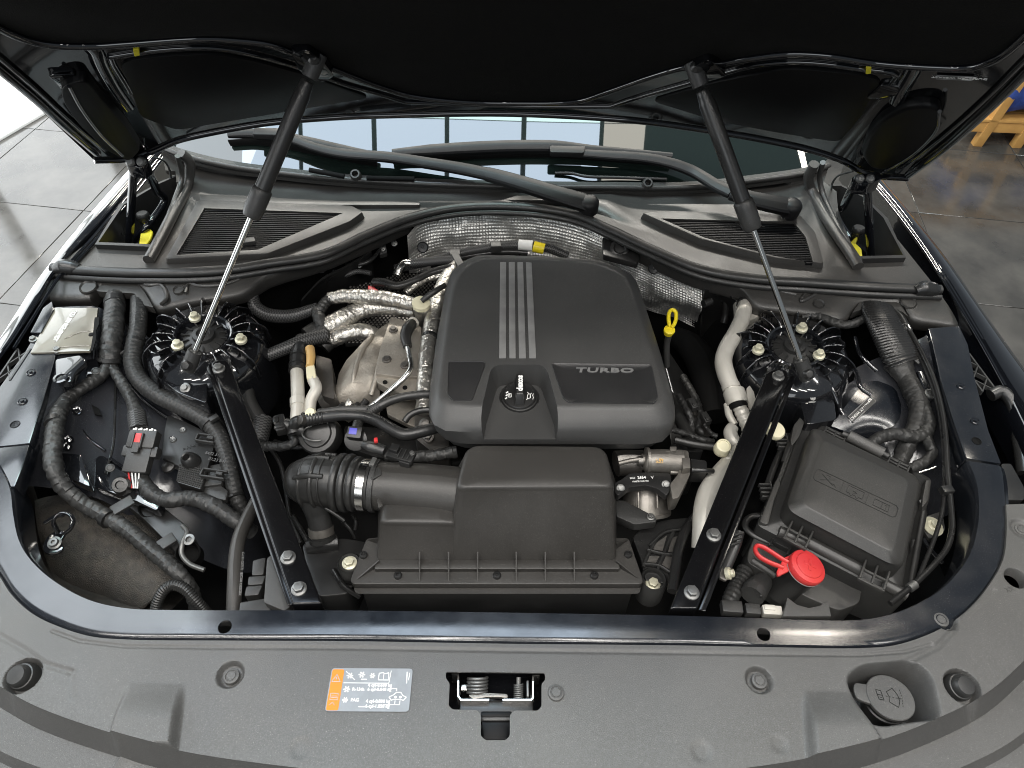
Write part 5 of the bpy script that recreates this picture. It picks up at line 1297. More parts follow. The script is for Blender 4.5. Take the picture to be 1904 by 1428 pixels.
F = frame(P(1452, 1012, -.078), P(1470, 1022, -.08) - P(1436, 1004, -.08))
boxes('cover_clip', F, [((0, 0, 0), (.030, .010, .008)), ((-.014, -.004, 0), (.003, .022, .012)), ((.014, -.004, 0), (.003, .022, .012))], M['plastic_b'], bb, .001, 1)
prism('grey_shield', pl('1464,1110 1482,1124 1504,1130 1524,1126 1540,1116 1546,1146 1456,1146', -.070), .01, M['cover'], bb, .0015, 2)
# plugs and leads at the front right
pg = thing('connector', 'ribbed taped lead with a black and white plug by the right brace foot', 'connector', P(1390, 1110, -.12))
tube('taped_lead', pl('1385,1062,-.11 1372,1085,-.105 1362,1105,-.1 1352,1126,-.1'), [.0135, .012, .0125, .011], M['tape'], pg, ribs=(.008, .0012))
tc = thing('screw_plug', 'round black screw plug with a ribbed collar below the battery cover', 'plug', P(1405, 1095, -.1))
tube('twist_collar', pl('1420,1080,-.10 1404,1098,-.09 1398,1108,-.088'), [.014, .0185, .0175], M['plastic'], tc, sides=16)
for k in range(4): box('collar_rib', frame(P(1400 + 5 * k, 1086 + 5 * k, -.078), (.3, 1, 0)), (0, 0, 0), (.016, .0025, .006), M['plastic'], tc, .0006, 1)
F = frame(P(1370, 1132, -.085), (1, -.06, 0))
boxes('black_plug', F, [((-.008, 0, 0), (.030, .018, .016)), ((.022, -.001, 0), (.022, .016, .015))], M['plastic'], pg, .002, 2)
boxes('white_plug', F, [((.050, -.001, 0), (.028, .014, .014)), ((.046, .002, .006), (.016, .008, .006))], M['white_pipe'], pg, .0015, 2)
cs = thing('brace_bracket', 'narrow black clip strip with a bright bolt beside the right brace', 'bracket', P(1360, 1040, -.06))
tube('clip_strip', pl('1374,988,-.035 1368,1010,-.04 1356,1040,-.05 1346,1062,-.055'), .0085, M['plastic_b'], cs, flat=.6)
for k in range(3): box('clip_bar', frame(P(1373 - 3 * k, 993 + 9 * k, -.027), (1, .3, 0)), (0, 0, 0), (.018, .003, .004), M['plastic'], cs, .0006, 1)
prism('bolt_bracket', rpoly(pl('1338,1058 1356,1050 1362,1066 1350,1080 1338,1074', -.05), .002, 2), .006, M['alloy_d'], cs, .001)
bolt('bolt', P(1356, 1066, -.047), (.8, -.2, .6), .0062, M['zinc'], cs)
# ------------------------------------------------------------------ wiring looms
def ties(pts, par, r_, m='plastic_b'):
    for a, b in pts: tube('cable_tie', [a, b], r_, M[m], par, sides=14)
wl = thing('wiring_loom', 'taped wiring loom that forks towards the red-locked connector, at far left', 'wiring loom', P(205, 640, -.03))
tr_ = pl('214,552,-.020 213,575,-.010 211,605,-.012 207,635,-.018 204,660,-.028 203,676,-.036')
tube('taped_trunk', tr_, [.0165, .0175, .0185, .0180, .0175, .0150], M['tape'], wl, sides=16)
ties([(P(213, 562, -.016), P(213, 570, -.012)), (P(206, 640, -.02), P(205.5, 648, -.024)), (P(204, 666, -.030), P(203.5, 673, -.035))], wl, .0195)
tube('long_branch', pl('203,676,-.034 192,694,-.036 165,714,-.036 130,738,-.034 112,762,-.028 104,790,-.022 98,830,-.022 100,868,-.030 116,902,-.050 148,932,-.074 190,956,-.088 240,988,-.098 290,1030,-.108 330,1064,-.120 352,1090,-.140 366,1134,-.18'), [.0105, .0105, .0105, .011, .0125, .013, .014, .0135, .013, .0125, .012, .012, .012, .0115, .011, .011], M['tape'], wl, sides=14)
tube('connector_branch', pl('205,676,-.034 215,694,-.040 232,722,-.048 246,748,-.054 253,772,-.058 257,796,-.060'), [.0085, .0088, .0095, .0098, .0135, .0145], M['tape'], wl, sides=14)
tube('ribbed_boot', pl('254,770,-.058 258,800,-.060'), .0150, M['braid'], wl, sides=16)
ties([(P(101, 782, -.024), P(101, 790, -.022)), (P(196, 962, -.090), P(203, 966, -.09))], wl, .0150)
for x, y, z in ((228, 940, -.085), (306, 1010, -.108)):
    box('loom_clip', frame(P(x, y, z), (.8, .75, 0)), (0, 0, 0), (.034, .020, .006), M['plastic'], wl, .002, 2)
cn = thing('connector', 'black multi-pin connector with a red lock, left bay side', 'connector', P(262, 840, -.07))
F = frame(P(263, 836, -.058), (1, -.05, 0), (0, -.35, 1))
boxes('plug_body', F, [((0, .016, 0), (.046, .030, .020)), ((0, -.018, -.002), (.040, .044, .017)), ((.0, -.004, -.004), (.058, .018, .018))], M['plastic'], cn, .002, 2)
box('red_lock', F, (-.004, .016, .0115), (.010, .016, .004), M['red'], cn, .0008)
boxes('lock_rail', F, [((-.011, .012, .011), (.003, .026, .007)), ((.003, .012, .011), (.003, .026, .007)), ((-.004, .0, .011), (.012, .018, .005))], M['plastic'], cn, .0008, 1)
for k in range(9): box('pin', F, (-.018 + .0045 * k, .032 + .001 * (k % 2), .006 + .002 * (k % 2)), (.0032, .004, .003), M['white'], cn, .0005, 1)
for k in range(4): tube('core', [F @ Vec((-.012 + .006 * k, -.038, 0)), F @ Vec((-.008 + .005 * k, -.050, -.003)), F @ Vec((-.002 + .003 * k, -.064, -.006))], .0014, M['red' if k == 0 else 'white'], cn, sides=6)
l2 = thing('corrugated_loom', 'thick taped conduit curving down past the left tower to the brace', 'conduit', P(250, 650, -.04))
tube('conduit', pl('257,556,-.030 258,585,-.018 256,615,-.022 249,645,-.032 246,672,-.042 256,702,-.052 290,732,-.062 340,757,-.072 384,782,-.080 408,812,-.090 422,850,-.100 432,892,-.112 442,930,-.130 456,952,-.15'), [.0145, .0155, .0155, .0155, .0155, .0155, .0155, .0160, .0158, .0150, .0145, .014, .0135, .013], M['tape'], l2, sides=16, ribs=(.0075, .0007))
ties([(P(386, 783, -.080), P(392, 789, -.082)), (P(253, 630, -.028), P(252, 636, -.030)), (P(436, 924, -.125), P(437, 928, -.126))], l2, .0172)
box('tie_head', frame(P(398, 778, -.062), (1, 1, 0)), (0, 0, 0), (.016, .010, .008), M['plastic'], l2)
tube('tie_stub', pl('236,652,-.03 226,656,-.032 218,662,-.034'), .0035, M['plastic'], l2, sides=8)
l3 = thing('lower_loom', 'taped loom arching from under the connector to the left brace', 'wiring loom', P(330, 930, -.13))
tube('taped_lead', pl('264,884,-.085 268,898,-.088 284,918,-.092 312,930,-.096 346,926,-.098 382,934,-.100 414,952,-.106 444,972,-.115 470,990,-.14'), [.0095, .012, .0125, .0122, .0128, .0132, .013, .0125, .012], M['tape'], l3, sides=14)
l4 = thing('ribbed_conduit', 'thin ribbed conduit looping up at the front left edge', 'conduit', P(330, 1100, -.11))
tube('conduit', pl('288,1142,-.12 294,1116,-.105 306,1096,-.095 322,1088,-.092 342,1094,-.094 362,1114,-.105 386,1142,-.13'), .0085, M['rubber'], l4, sides=14, ribs=(.0036, .0012))
hs = thing('grey_hose', 'matt grey hose with small printed letters, beside the left brace foot', 'hose', P(440, 1050, -.12))
tube('hose', pl('500,890,-.12 478,930,-.105 458,968,-.095 444,1004,-.090 438,1040,-.090 436,1090,-.090 434,1150,-.10'), .0108, M['airbox'], hs, sides=16)
text('lettering', 'C-171 C47171 1RC300 OB2CBX', P(449, 1066, -.0815), P(440, 1130, -.09) - P(450, 1000, -.09), (.45, 0, .9), .0052, M['greyprint'], hs)
# control module and brackets left of the brace
md = thing('control_module', 'black module plate with a round knob and fine grid, left of the brace', 'module', P(350, 840, -.12))
prism('module_case', rpoly(pl('312,772 340,782 402,812 392,850 374,910 328,896 334,868 322,860 300,852 306,800', -.092), .004, 3), .022, M['plastic_b'], md, .002, 2)
q = pl('334,862 384,872 374,908 328,894', -.0912)
for k in range(9):
    a, b = q[0].lerp(q[3], (k + .5) / 9), q[1].lerp(q[2], (k + .5) / 9); tube('grid_line', [a, b], .0011, M['plastic'], md, sides=5)
for k in range(13):
    a, b = q[0].lerp(q[1], (k + .5) / 13), q[3].lerp(q[2], (k + .5) / 13); tube('grid_line', [a, b], .0011, M['plastic'], md, sides=5)
lathe('knob', [(.015, -.004), (.0145, .004), (.0115, .014), (.008, .017), (.0065, .016), (.005, .006), (0, .006)], axf(P(356, 858, -.090), (-.25, -.15, 1)), M['plastic_b'], md, 24)
lathe('round_boss', [(.012, 0), (.011, .004), (.006, .0065), (0, .007)], axf(P(314, 868, -.105), (-.1, -.2, 1)), M['plastic_b'], md, 20)
for x, y in ((322, 818), (340, 800)): lathe('rivet', [(.006, 0), (.005, .002), (.002, .001), (0, .003)], axf(P(x, y, -.0915), (0, -.1, 1)), M['boltgrey'], md, 14)
text('moulded_mark', '>PP<', P(352, 832, -.0915), (1, .5, 0), (0, 0, 1), .010, M['moulded'], md)
for c, w_ in (((384, 816), .034), ((398, 882), .042)):
    F = frame(P(*c, -.084), (1, -.15, 0)); boxes('module_clip', F, [((0, .007, 0), (w_, .003, .008)), ((0, -.007, 0), (w_, .003, .008)), ((-w_ / 2, 0, 0), (.003, .014, .008)), ((w_ / 4, 0, .002), (.012, .006, .010))], M['plastic'], md, .0008, 1)
prism('module_foot', rpoly(pl('372,868 420,860 412,900 372,905', -.100), .003, 2), .02, M['plastic'], md, .002)
prism('module_arm', rpoly(pl('374,905 404,898 424,912 420,930 408,928 370,912', -.105), .003, 2), .012, M['plastic'], md, .002)
text('lettering', '8472 3166 25', P(404, 846, -.090), (1, -.2, 0), (0, 0, 1), .008, M['dimprint'], md); text('lettering', '07.23 B41', P(404, 856, -.090), (1, -.2, 0), (0, 0, 1), .008, M['dimprint'], md)
bk = thing('alloy_bracket', 'dark pressed bracket with two round holes beside the wheel liner', 'bracket', P(300, 960, -.15))
prism('bracket_body', rpoly(pl('236,896 262,900 300,940 340,972 362,1000 366,1012 344,1010 330,1030 302,1000 262,960 230,934', -.120), .008, 3), .03, M['plastic_b'], bk, .006, 3)
for x, y, r_ in ((278, 944, .0155), (349, 1028, .0170)):
    lathe('round_socket', [(r_ * 1.15, -.03), (r_ * 1.12, .001), (r_, .003), (r_ * .9, -.001), (r_ * .85, -.02), (0, -.02)], axf(P(x, y, -.117), (.2, -.3, 1)), M['dark'], bk, 24)
tube('bracket_wire', pl('340,978,-.11 348,990,-.105 340,1008,-.105 338,1030,-.11 352,1048,-.115 380,1060,-.12'), .004, M['boltgrey'], bk)
lathe('bracket_eye', [(.009, 0), (.009, .003), (.005, .0035), (.0045, 0), (0, 0)], axf(P(352, 1004, -.105), (0, -.2, 1)), M['boltgrey'], bk, 18)
cl = thing('cooling_duct', 'black stepped plastic ducts wedged under the left brace foot', 'duct', P(490, 1090, -.15))
prism('duct_panel', rpoly(pl('496,1038 506,1030 540,1128 528,1136 490,1120', -.070), .003, 2), .05, M['fuse'], cl, .002)
for s in ('470,1042 494,1036 490,1068 468,1070', '462,1072 494,1070 488,1086 460,1088', '458,1090 488,1088 480,1106 454,1108', '446,1120 496,1112 504,1136 444,1142'):
    prism('duct_step', rpoly(pl(s, -.085), .002, 2), .04, M['plastic'], cl, .002)
# ------------------------------------------------------------------ firewall heat shield with embossed dimples (real relief)
ht = pl('758,436,-.03 775,420,-.03 800,409,-.03 860,401,-.03 905,400,-.03 1000,403,-.03 1070,416,-.03 1125,440,-.03 1185,477,-.03 1250,507,-.03 1308,529,-.03')
hb = pl('764,560,-.22 790,553,-.22 815,548,-.22 860,545,-.22 905,545,-.22 1000,546,-.22 1070,556,-.21 1130,560,-.20 1192,574,-.20 1250,592,-.20 1297,612,-.20')
hsd = thing('heat_shield', 'dimpled silver heat shield on the firewall behind the engine cover', 'heat shield', P(1000, 440, -.1))
NU, NV = 560, 150
A, B = resample(cat(ht, 12), NU), resample(cat(hb, 12), NU)
vs, fs_ = [], []
for j in range(NV):
    for i in range(NU):
        p = A[i].lerp(B[i], j / (NV - 1)); t = i / NU; s_ = j / NV
        n = Vec((-.15 if t > .6 else 0, -.9, .35))
        u_ = i * .0019 / .0098; v_ = j * .00155 / .0092
        h_ = .0021 * (.75 + .7 * mnoise.noise(p * 60)) * math.cos(math.pi * (u_ + v_)) * math.cos(math.pi * (u_ - v_))
        big = .016 * mnoise.noise(p * 9) + .010 * mnoise.noise(p * 24)
        if t > .68: big += .040 * math.sin(s_ * 7 + t * 5) * (t - .68) * 1.6
        vs.append(p + n * (h_ + big))
for j in range(NV - 1):
    for i in range(NU - 1): fs_.append((j * NU + i, j * NU + i + 1, (j + 1) * NU + i + 1, (j + 1) * NU + i))
obj('shield_panel', vs, fs_, M['embossed'], hsd, 80)
for x, y, z in ((788, 455, -.07), (1212, 493, -.05)):
    lathe('push_clip', [(.0125, -.004), (.0125, .001), (.010, .003), (.003, .002), (0, .004)], axf(P(x, y, z) + Vec((0, -.02, .008)), (0, -.85, .5)), M['plastic_b'], hsd, 20)
prism('cable_port', rpoly(pl('1120,440 1150,452 1190,474 1186,490 1122,474', -.022), .004, 2), .014, M['plastic_b'], hsd, .003, 2)
lathe('port_plug', [(.020, -.004), (.020, .002), (.014, .004), (.010, .001), (0, .002)], axf(P(1152, 462, -.018), (0, -.5, .85)), M['plastic_b'], hsd, 24)
fl_ = thing('firewall_loom', 'black loom with white and yellow tags along the heat shield', 'wiring loom', P(920, 460, -.07))
tube('loom', pl('735,500,-.07 770,492,-.06 810,484,-.055 850,472,-.05 890,464,-.045 930,458,-.04 980,457,-.04 1020,462,-.045 1055,476,-.06'), .0095, M['braid'], fl_, sides=12)
tube('loom', pl('800,492,-.065 850,480,-.06 900,472,-.055 940,468,-.05 980,470,-.055'), .008, M['rubber_g'], fl_, sides=12)
tube('white_tag', pl('964,455,-.037 990,457,-.037'), .0115, M['white'], fl_, sides=12); tube('yellow_tag', pl('992,458,-.037 1012,463,-.04'), .0118, M['yellow'], fl_, sides=12)
for x, y, z in ((922, 459, -.035), (846, 474, -.045)):
    box('loom_clip', frame(P(x, y, z), (1, .1, 0)), (0, 0, 0), (.022, .020, .018), M['plastic'], fl_, .002)
prism('cable_strap', pl('838,470 850,466 864,492 852,496', -.03), .003, M['cover'], fl_, .001)
# dark panels between the tower and the engine on the left
sheet('side_panel', [pl('560,560,-.05 600,520,-.05 640,500,-.05 690,470,-.05'), pl('560,640,-.2 600,600,-.2 650,580,-.2 700,560,-.2')], .01, M['plastic_b'], car, d=(0, 1, 0), nv=3)
pin('push_clip', P(597, 498, -.07), (0, -.8, .6), .0115, M['plastic_b'], car)
sheet('rear_panel', [pl('1310,540,-.04 1340,540,-.04 1370,560,-.04'), pl('1300,640,-.25 1330,640,-.25 1360,650,-.25')], .01, M['plastic_b'], car, d=(0, 1, 0), nv=3)
# ------------------------------------------------------------------ left engine side: turbo plumbing
tp = thing('turbo_pipework', 'crinkled foil-wrapped turbo pipework left of the engine cover, at the rear', 'pipes', P(690, 570, -.06))
tube('foil_pipe', pl('612,555,-.050 640,551,-.044 680,551,-.040 720,555,-.038 770,566,-.042'), [.0125, .0135, .014, .0142, .0135], M['foil'], tp, sides=20, n=10)
tube('foil_pipe', pl('602,612,-.085 640,592,-.075 680,574,-.070 720,572,-.070 770,580,-.075'), [.0205, .020, .018, .015, .013], M['foil'], tp, sides=20, n=10)
tube('foil_pipe', pl('612,634,-.100 640,622,-.092 668,616,-.090 690,621,-.095 708,634,-.11'), [.0160, .0165, .0165, .0165, .015], M['foil'], tp, sides=20, n=10)
tube('rubber_joint', pl('588,588,-.065 596,575,-.058 606,562,-.052 614,556,-.050'), .0118, M['rubber'], tp, ribs=(.008, .0010)); tube('rubber_joint', pl('570,625,-.09 588,614,-.088 604,608,-.086'), .018, M['rubber'], tp)
tube('tape_joint', pl('590,575,-.060 594,592,-.066 599,610,-.078 601,640,-.09'), [.012, .0125, .0140, .014], M['tape'], tp)
tube('rubber_joint', pl('600,645,-.105 612,634,-.10 622,630,-.099'), .0175, M['rubber'], tp)
fv = thing('foil_sleeve', 'foil-sleeved pipe running down the left edge of the engine cover', 'pipe', P(800, 640, -.05))
tube('foil_pipe', pl('850,494,-.05 830,520,-.045 815,552,-.045 803,600,-.045 795,650,-.048 791,700,-.05 790,735,-.055 788,765,-.06'), .0150, M['foil'], fv, sides=20, n=10)
tube('black_band', pl('800,626,-.045 799,631,-.045'), .0160, M['plastic_b'], fv, sides=20)
tube('foil_pipe', pl('755,545,-.06 775,528,-.052 800,516,-.05 830,512,-.05'), .008, M['foil'], fv)
cnr = thing('cream_fitting', 'cream-capped tapered foil fitting beside the engine cover corner', 'fitting', P(786, 590, -.06))
FC = axf(P(783, 562, -.018), (.05, -.1, 1))
lathe('cream_cap', [(.0175, -.010), (.0178, -.001), (.0165, .0), (0, .0)], FC, M['cream'], cnr, 28)
lathe('tapered_body', [(.0085, -.075), (.013, -.045), (.0168, -.010)], FC, M['foil'], cnr, 24)
tube('black_lead', pl('784,560,-.014 794,552,-.008 808,542,-.002 828,530,.0'), [.005, .006, .006, .005], M['rubber'], cnr, sides=10)
ms = thing('manifold_shield', 'pale stamped metal exhaust shield left of the engine cover', 'heat shield', P(720, 660, -.1))
prism('flat_shield', rpoly(pl('727,588 752,596 784,608 781,660 779,700 740,700 698,694 706,650', -.062), .004, 3), .03, M['shield'], ms, .004, 3)
prism('front_lip', rpoly(pl('698,694 740,701 779,703 776,730 752,734 722,722 700,710', -.070), .006, 3), .02, M['shield'], ms, .004, 3)
for x, y, z in ((731, 612, -.060), (719, 668, -.060), (753, 679, -.060)):
    lathe('shield_bolt', [(.009, -.002), (.0085, .001), (.0055, .0015), (.005, .005), (0, .005)], axf(P(x, y, z), (0, -.1, 1)), M['alloy_d'], ms, 16)
for x, y in ((716, 711), (753, 721)): lathe('shield_hole', [(.0045, -.001), (.0045, .0008), (0, .0008)], axf(P(x, y, -.0695), (0, -.2, 1)), M['dark'], ms, 14)
sheet('cone_shield', [pl('722,600,-.09 690,622,-.088 664,648,-.09 640,676,-.10 630,696,-.11'), pl('720,640,-.078 690,650,-.072 664,672,-.074 640,702,-.085 622,730,-.10'),
     pl('712,690,-.082 690,694,-.076 668,702,-.078 640,728,-.09 614,752,-.115'), pl('706,730,-.10 690,730,-.092 670,736,-.096 650,752,-.11 628,770,-.13'), pl('706,770,-.14 690,765,-.13 674,768,-.13 660,776,-.14 648,784,-.15')], .003, M['shield'], ms, nu=8, nv=8, disp=lambda p: .004 * mnoise.noise(p * 40))
for s in ('692,624,-.083 672,655,-.074 660,690,-.075 655,720,-.088', '708,664,-.073 700,700,-.073 690,735,-.088'):
    tube('shield_bead', pl(s), .005, M['shield'], ms, sides=10)
tube('exhaust_stub', pl('630,735,-.11 612,742,-.115 600,748,-.12'), [.024, .0235, .022], M['alloy_d'], ms, sides=24); tube('stub_bore', pl('600,748,-.119 597,749,-.12'), .0175, M['dark'], ms, sides=24)
prism('lower_plate', rpoly(pl('716,735 770,738 790,800 760,790 720,770', -.12), .004, 3), .01, M['shield'], ms, .002)
# dark perforated guard behind the pipes
pg_ = thing('perforated_guard', 'dark perforated metal guard beneath the foil pipes', 'guard', P(720, 570, -.12))
q = pl('648,534 745,508 812,505 800,620 730,630 640,640', -.105)
prism('guard_panel', rpoly(q, .006, 3), .01, M['dark'], pg_, .001)
Lv = []
mnx, mxx, mny, mxy = min(p.x for p in q), max(p.x for p in q), min(p.y for p in q), max(p.y for p in q)
k = 0
y = mny
while y < mxy:
    x = mnx + (.004 if k % 2 else 0)
    while x < mxx:
        if inside((x, y), q):
            F = Matrix.Translation((x, y, -.1048)); Lv.append(lathe_vf([(.0030, 0), (.0022, .0012), (0, .0013)], F, 6))
        x += .0080
    y += .0065; k += 1
vs, fs_ = join_vf(Lv)
dm = obj('guard_dimples', vs, fs_, M['alloy_d'], pg_, 0); dm['kind'] = 'stuff'
# small pipes and boots
sp_ = thing('steel_pipe', 'thin bent steel pipe with a black boot over the exhaust shield', 'pipe', P(755, 680, -.05))
tube('pipe', pl('756,640,-.040 761,662,-.038 764,684,-.040 754,700,-.044 726,726,-.055 700,748,-.068 686,760,-.075'), .0052, M['steel'], sp_, sides=12)
tube('boot', pl('766,602,-.045 758,612,-.038 754,626,-.038 758,645,-.040'), [.0105, .0118, .0105, .0085], M['rubber'], sp_, sides=14)
tube('boot_collar', pl('770,599,-.048 764,604,-.046'), .0118, M['white_pipe'], sp_, sides=14)
for k in range(4): tube('injector_plug', [P(640 + 14 * k, 752 - (k % 2) * 8, -.075), P(630 + 14 * k, 762 - (k % 2) * 4, -.085)], .0068, M['plastic_b' if k != 1 else 'foil'], sp_, sides=8)
hb_ = thing('braided_hose', 'braided hose bending between the left tower and the foil pipes', 'hose', P(540, 590, -.08))
tube('hose', pl('470,552,-.05 474,568,-.06 490,582,-.07 515,588,-.074 545,587,-.074 575,578,-.07 592,572,-.066'), [.012, .013, .0138, .0138, .0135, .012, .011], M['braid'], hb_, sides=18)
hc = thing('coolant_hose', 'braided and plain coolant hose curling down beside the left brace', 'hose', P(480, 720, -.1))
tube('braided_part', pl('606,624,-.075 570,632,-.068 540,644,-.066 510,656,-.068 492,664,-.070'), [.0145, .0135, .0128, .0122, .0118], M['braid'], hc, sides=16)
tube('plain_part', pl('498,661,-.070 478,670,-.072 464,688,-.078 459,712,-.085 463,742,-.095 476,768,-.105 490,786,-.112'), [.0125, .0122, .012, .012, .012, .0122, .0125], M['rubber'], hc, sides=16)
tube('lower_braid', pl('490,778,-.11 486,800,-.115 480,820,-.12'), .0165, M['braid'], hc, sides=16)
lead = tube('lower_lead', pl('480,830,-.13 510,830,-.12 536,828,-.11 548,820,-.105 540,800,-.10 534,788,-.095'), .0085, M['tape'], hc, sides=12)
wp = thing('coolant_union', 'white and black vertical coolant pipe with a yellow clip', 'pipe', P(555, 720, -.08))
tube('pale_pipe', pl('552,684,-.070 553,710,-.070 554,745,-.075 552,786,-.085'), [.0120, .0120, .0122, .0118], M['white_pipe'], wp, sides=20)
tube('pipe_bead', pl('553,742,-.075 553.5,755,-.077'), .0135, M['white_pipe'], wp, sides=20)
tube('black_sleeve', pl('560,630,-.075 556,655,-.068 553,690,-.068'), [.0125, .0155, .0165], M['rubber_g'], wp, sides=20)
for y in (662, 678): tube('sleeve_band', [P(556 - (y - 662) * .1, y, -.067), P(555.5 - (y - 662) * .1, y + 4, -.067)], .0172, M['plastic_b'], wp, sides=20)
prism('yellow_clip', rpoly(pl('568,682 584,676 588,702 570,704', -.055), .003, 2), .014, M['cream'], wp, .002)
tube('ochre_fitting', pl('576,648,-.060 578,664,-.058 576,682,-.058'), [.009, .0085, .0075], M['ochre'], wp, sides=12)
tube('pale_branch', pl('582,706,-.065 588,722,-.068 578,745,-.075 576,770,-.085'), .0105, M['white_pipe'], wp, sides=16)
ap = prism('alloy_block', rpoly(pl('588,660 616,668 622,742 600,736 586,700', -.085), .004, 3), .05, M['alloy_d'], wp, .004)
lh = thing('breather_hose', 'glossy black breather hose snaking under the engine cover lip', 'hose', P(690, 785, -.05))
tube('hose', pl('572,778,-.050 600,776,-.048 640,772,-.042 676,774,-.040 705,784,-.040 728,798,-.040 752,808,-.040 785,802,-.040 815,794,-.042'), [.0105, .0100, .0095, .0098, .0102, .0105, .0105, .0102, .0102], M['rubber_g'], lh, sides=18)
tube('quick_coupling', pl('564,780,-.052 576,779,-.050 590,777,-.048 602,776,-.047'), [.0125, .0125, .0115, .0105], M['rubber_g'], lh, sides=18, ribs=(.005, .0010))
lathe('pale_cap', [(.0095, -.006), (.0100, .0), (.008, .003), (.004, .0034), (0, .002)], axf(P(577, 768, -.040), (-.1, -.3, 1)), M['cream'], lh, 22)
tube('elbow', pl('562,782,-.055 552,786,-.06 546,796,-.07 548,806,-.075'), [.010, .012, .012, .013], M['plastic_b'], lh, sides=14)
lathe('grey_knob', [(.0085, -.004), (.0085, .005), (.006, .007), (0, .007)], axf(P(562, 781, -.045), (-.6, -.4, .7)), M['airbox'], lh, 18)
h2 = thing('vacuum_hose', 'thin ribbed-end hose curving to the engine cover above the breather hose', 'hose', P(740, 745, -.05))
tube('hose', pl('690,764,-.050 704,756,-.046 724,746,-.042 750,738,-.040 780,734,-.040 806,733,-.042'), [.0085, .0085, .0078, .0075, .0078, .0078], M['rubber'], h2, sides=14)
tube('hose_end', pl('686,768,-.052 706,755,-.046'), .0098, M['rubber'], h2, sides=14, ribs=(.004, .0009))
tube('side_tube', pl('592,768,-.055 640,762,-.05 690,762,-.052'), .0075, M['plastic'], h2, sides=12)
tube('thin_hose', pl('752,784,-.06 762,772,-.055 780,764,-.052 800,762,-.05'), .0058, M['rubber'], h2, sides=12)
vp_ = thing('vacuum_pump', 'dark round valve housing with a small plug left of the breather hose', 'valve', P(575, 810, -.09))
lathe('valve_disc', [(.036, -.03), (.036, -.004), (.033, .0), (.026, .001), (.024, .004), (.010, .006), (0, .006)], axf(P(590, 806, -.078), (-.1, -.45, .9)), M['plastic_b'], vp_, 32)
tube('valve_ring', [P(588 + 26 * math.cos(t), 806 + 14 * math.sin(t), -.07) for t in [i * .4 for i in range(3, 13)]], .0018, M['boltgrey'], vp_, sides=6)
F = frame(P(522, 790, -.065), (.3, -1, 0)); boxes('valve_plug', F, [((0, 0, 0), (.036, .016, .016)), ((-.006, -.006, .008), (.012, .010, .006)), ((.010, 0, .009), (.008, .014, .004))], M['plastic_b'], vp_, .002, 2)
for k in range(3): box('plug_key', F, (-.012 + .011 * k, -.008, .006), (.005, .004, .006), M['boltgrey'], vp_, .0006, 1)
tube('plug_neck', pl('530,790,-.068 545,794,-.07 565,800,-.075'), .012, M['plastic_b'], vp_, sides=14)
bcn = thing('blue_connector', 'black hose connector with a blue square below the breather hose', 'connector', P(660, 803, -.05))
F = frame(P(660, 805, -.036), (1, -.1, 0), (0, -.4, 1))
box('housing', F, (0, 0, -.004), (.024, .020, .020), M['plastic_b'], bcn, .002); box('blue_square', F, (-.002, .001, .0062), (.013, .011, .0022), M['blue'], bcn, .0006)
lathe('housing_flange', [(.019, -.012), (.019, -.009), (.012, -.008)], axf(P(659, 817, -.045), (0, -.6, .8)), M['plastic_b'], bcn, 24)
tube('neck', pl('668,780,-.05 664,792,-.045 662,800,-.043'), .0088, M['rubber'], bcn, ribs=(.004, .0008))
eb = thing('engine_block', 'dull alloy engine parts showing between the hoses under the cover', 'engine', P(780, 800, -.2))
prism('casting', rpoly(pl('770,770 830,775 836,830 800,838 772,815', -.10), .006, 3), .1, M['alloy_d'], eb, .004)
bolt('bolt', P(792, 790, -.088), (-.2, -.3, 1), .0095, M['alloy_d'], eb); bolt('bolt', P(797, 812, -.09), (-.2, -.3, 1), .007, M['alloy_d'], eb)
prism('head_cover', rpoly(pl('640,790 760,800 850,830 860,860 700,850 640,830', -.16), .01, 3), .12, M['plastic_b'], eb, .006)
prism('block_side', rpoly(pl('1235,640 1275,700 1300,790 1310,840 1250,840 1235,740', -.19), .01, 3), .15, M['plastic_b'], eb, .008)
tube('fuel_rail', pl('715,848,-.06 760,850,-.065 800,848,-.065 850,840,-.06'), .010, M['tape'], eb)
for s, r_ in (('1262,775,-.12 1275,800,-.12 1290,830,-.12', .012), ('1246,730,-.13 1262,770,-.13 1278,810,-.13', .010), ('1290,770,-.15 1300,800,-.15 1312,806,-.15', .008), ('1255,818,-.10 1290,826,-.10 1330,832,-.10', .007)):
    tube('engine_tube', pl(s), r_, M['rubber'], eb)
for s in ('1280,745,-.14 1292,775,-.14', '1310,780,-.14 1316,808,-.14'): tube('engine_stud', pl(s), .007, M['alloy_d'], eb)
mh = thing('rear_fuel_line', 'black hose with a silver coupling near the rear left of the engine', 'hose', P(760, 500, -.06))
tube('hose', pl('764,489,-.045 800,486,-.042 850,482,-.04'), .009, M['braid'], mh, sides=14)
tube('silver_coupling', pl('738,512,-.06 744,498,-.05 752,489,-.046 766,489,-.045'), [.0105, .0095, .008, .0075], M['steel'], mh, sides=16)
tube('black_hose', pl('696,526,-.055 712,526,-.05 740,532,-.048 770,522,-.044 800,508,-.042 845,496,-.04'), [.0105, .0105, .0085, .0078, .0078, .0078], M['rubber_g'], mh, sides=14)
prism('red_clip', rpoly(pl('684,530 696,534 704,540 696,546 684,540', -.055), .002, 2), .012, M['red'], mh, .001)
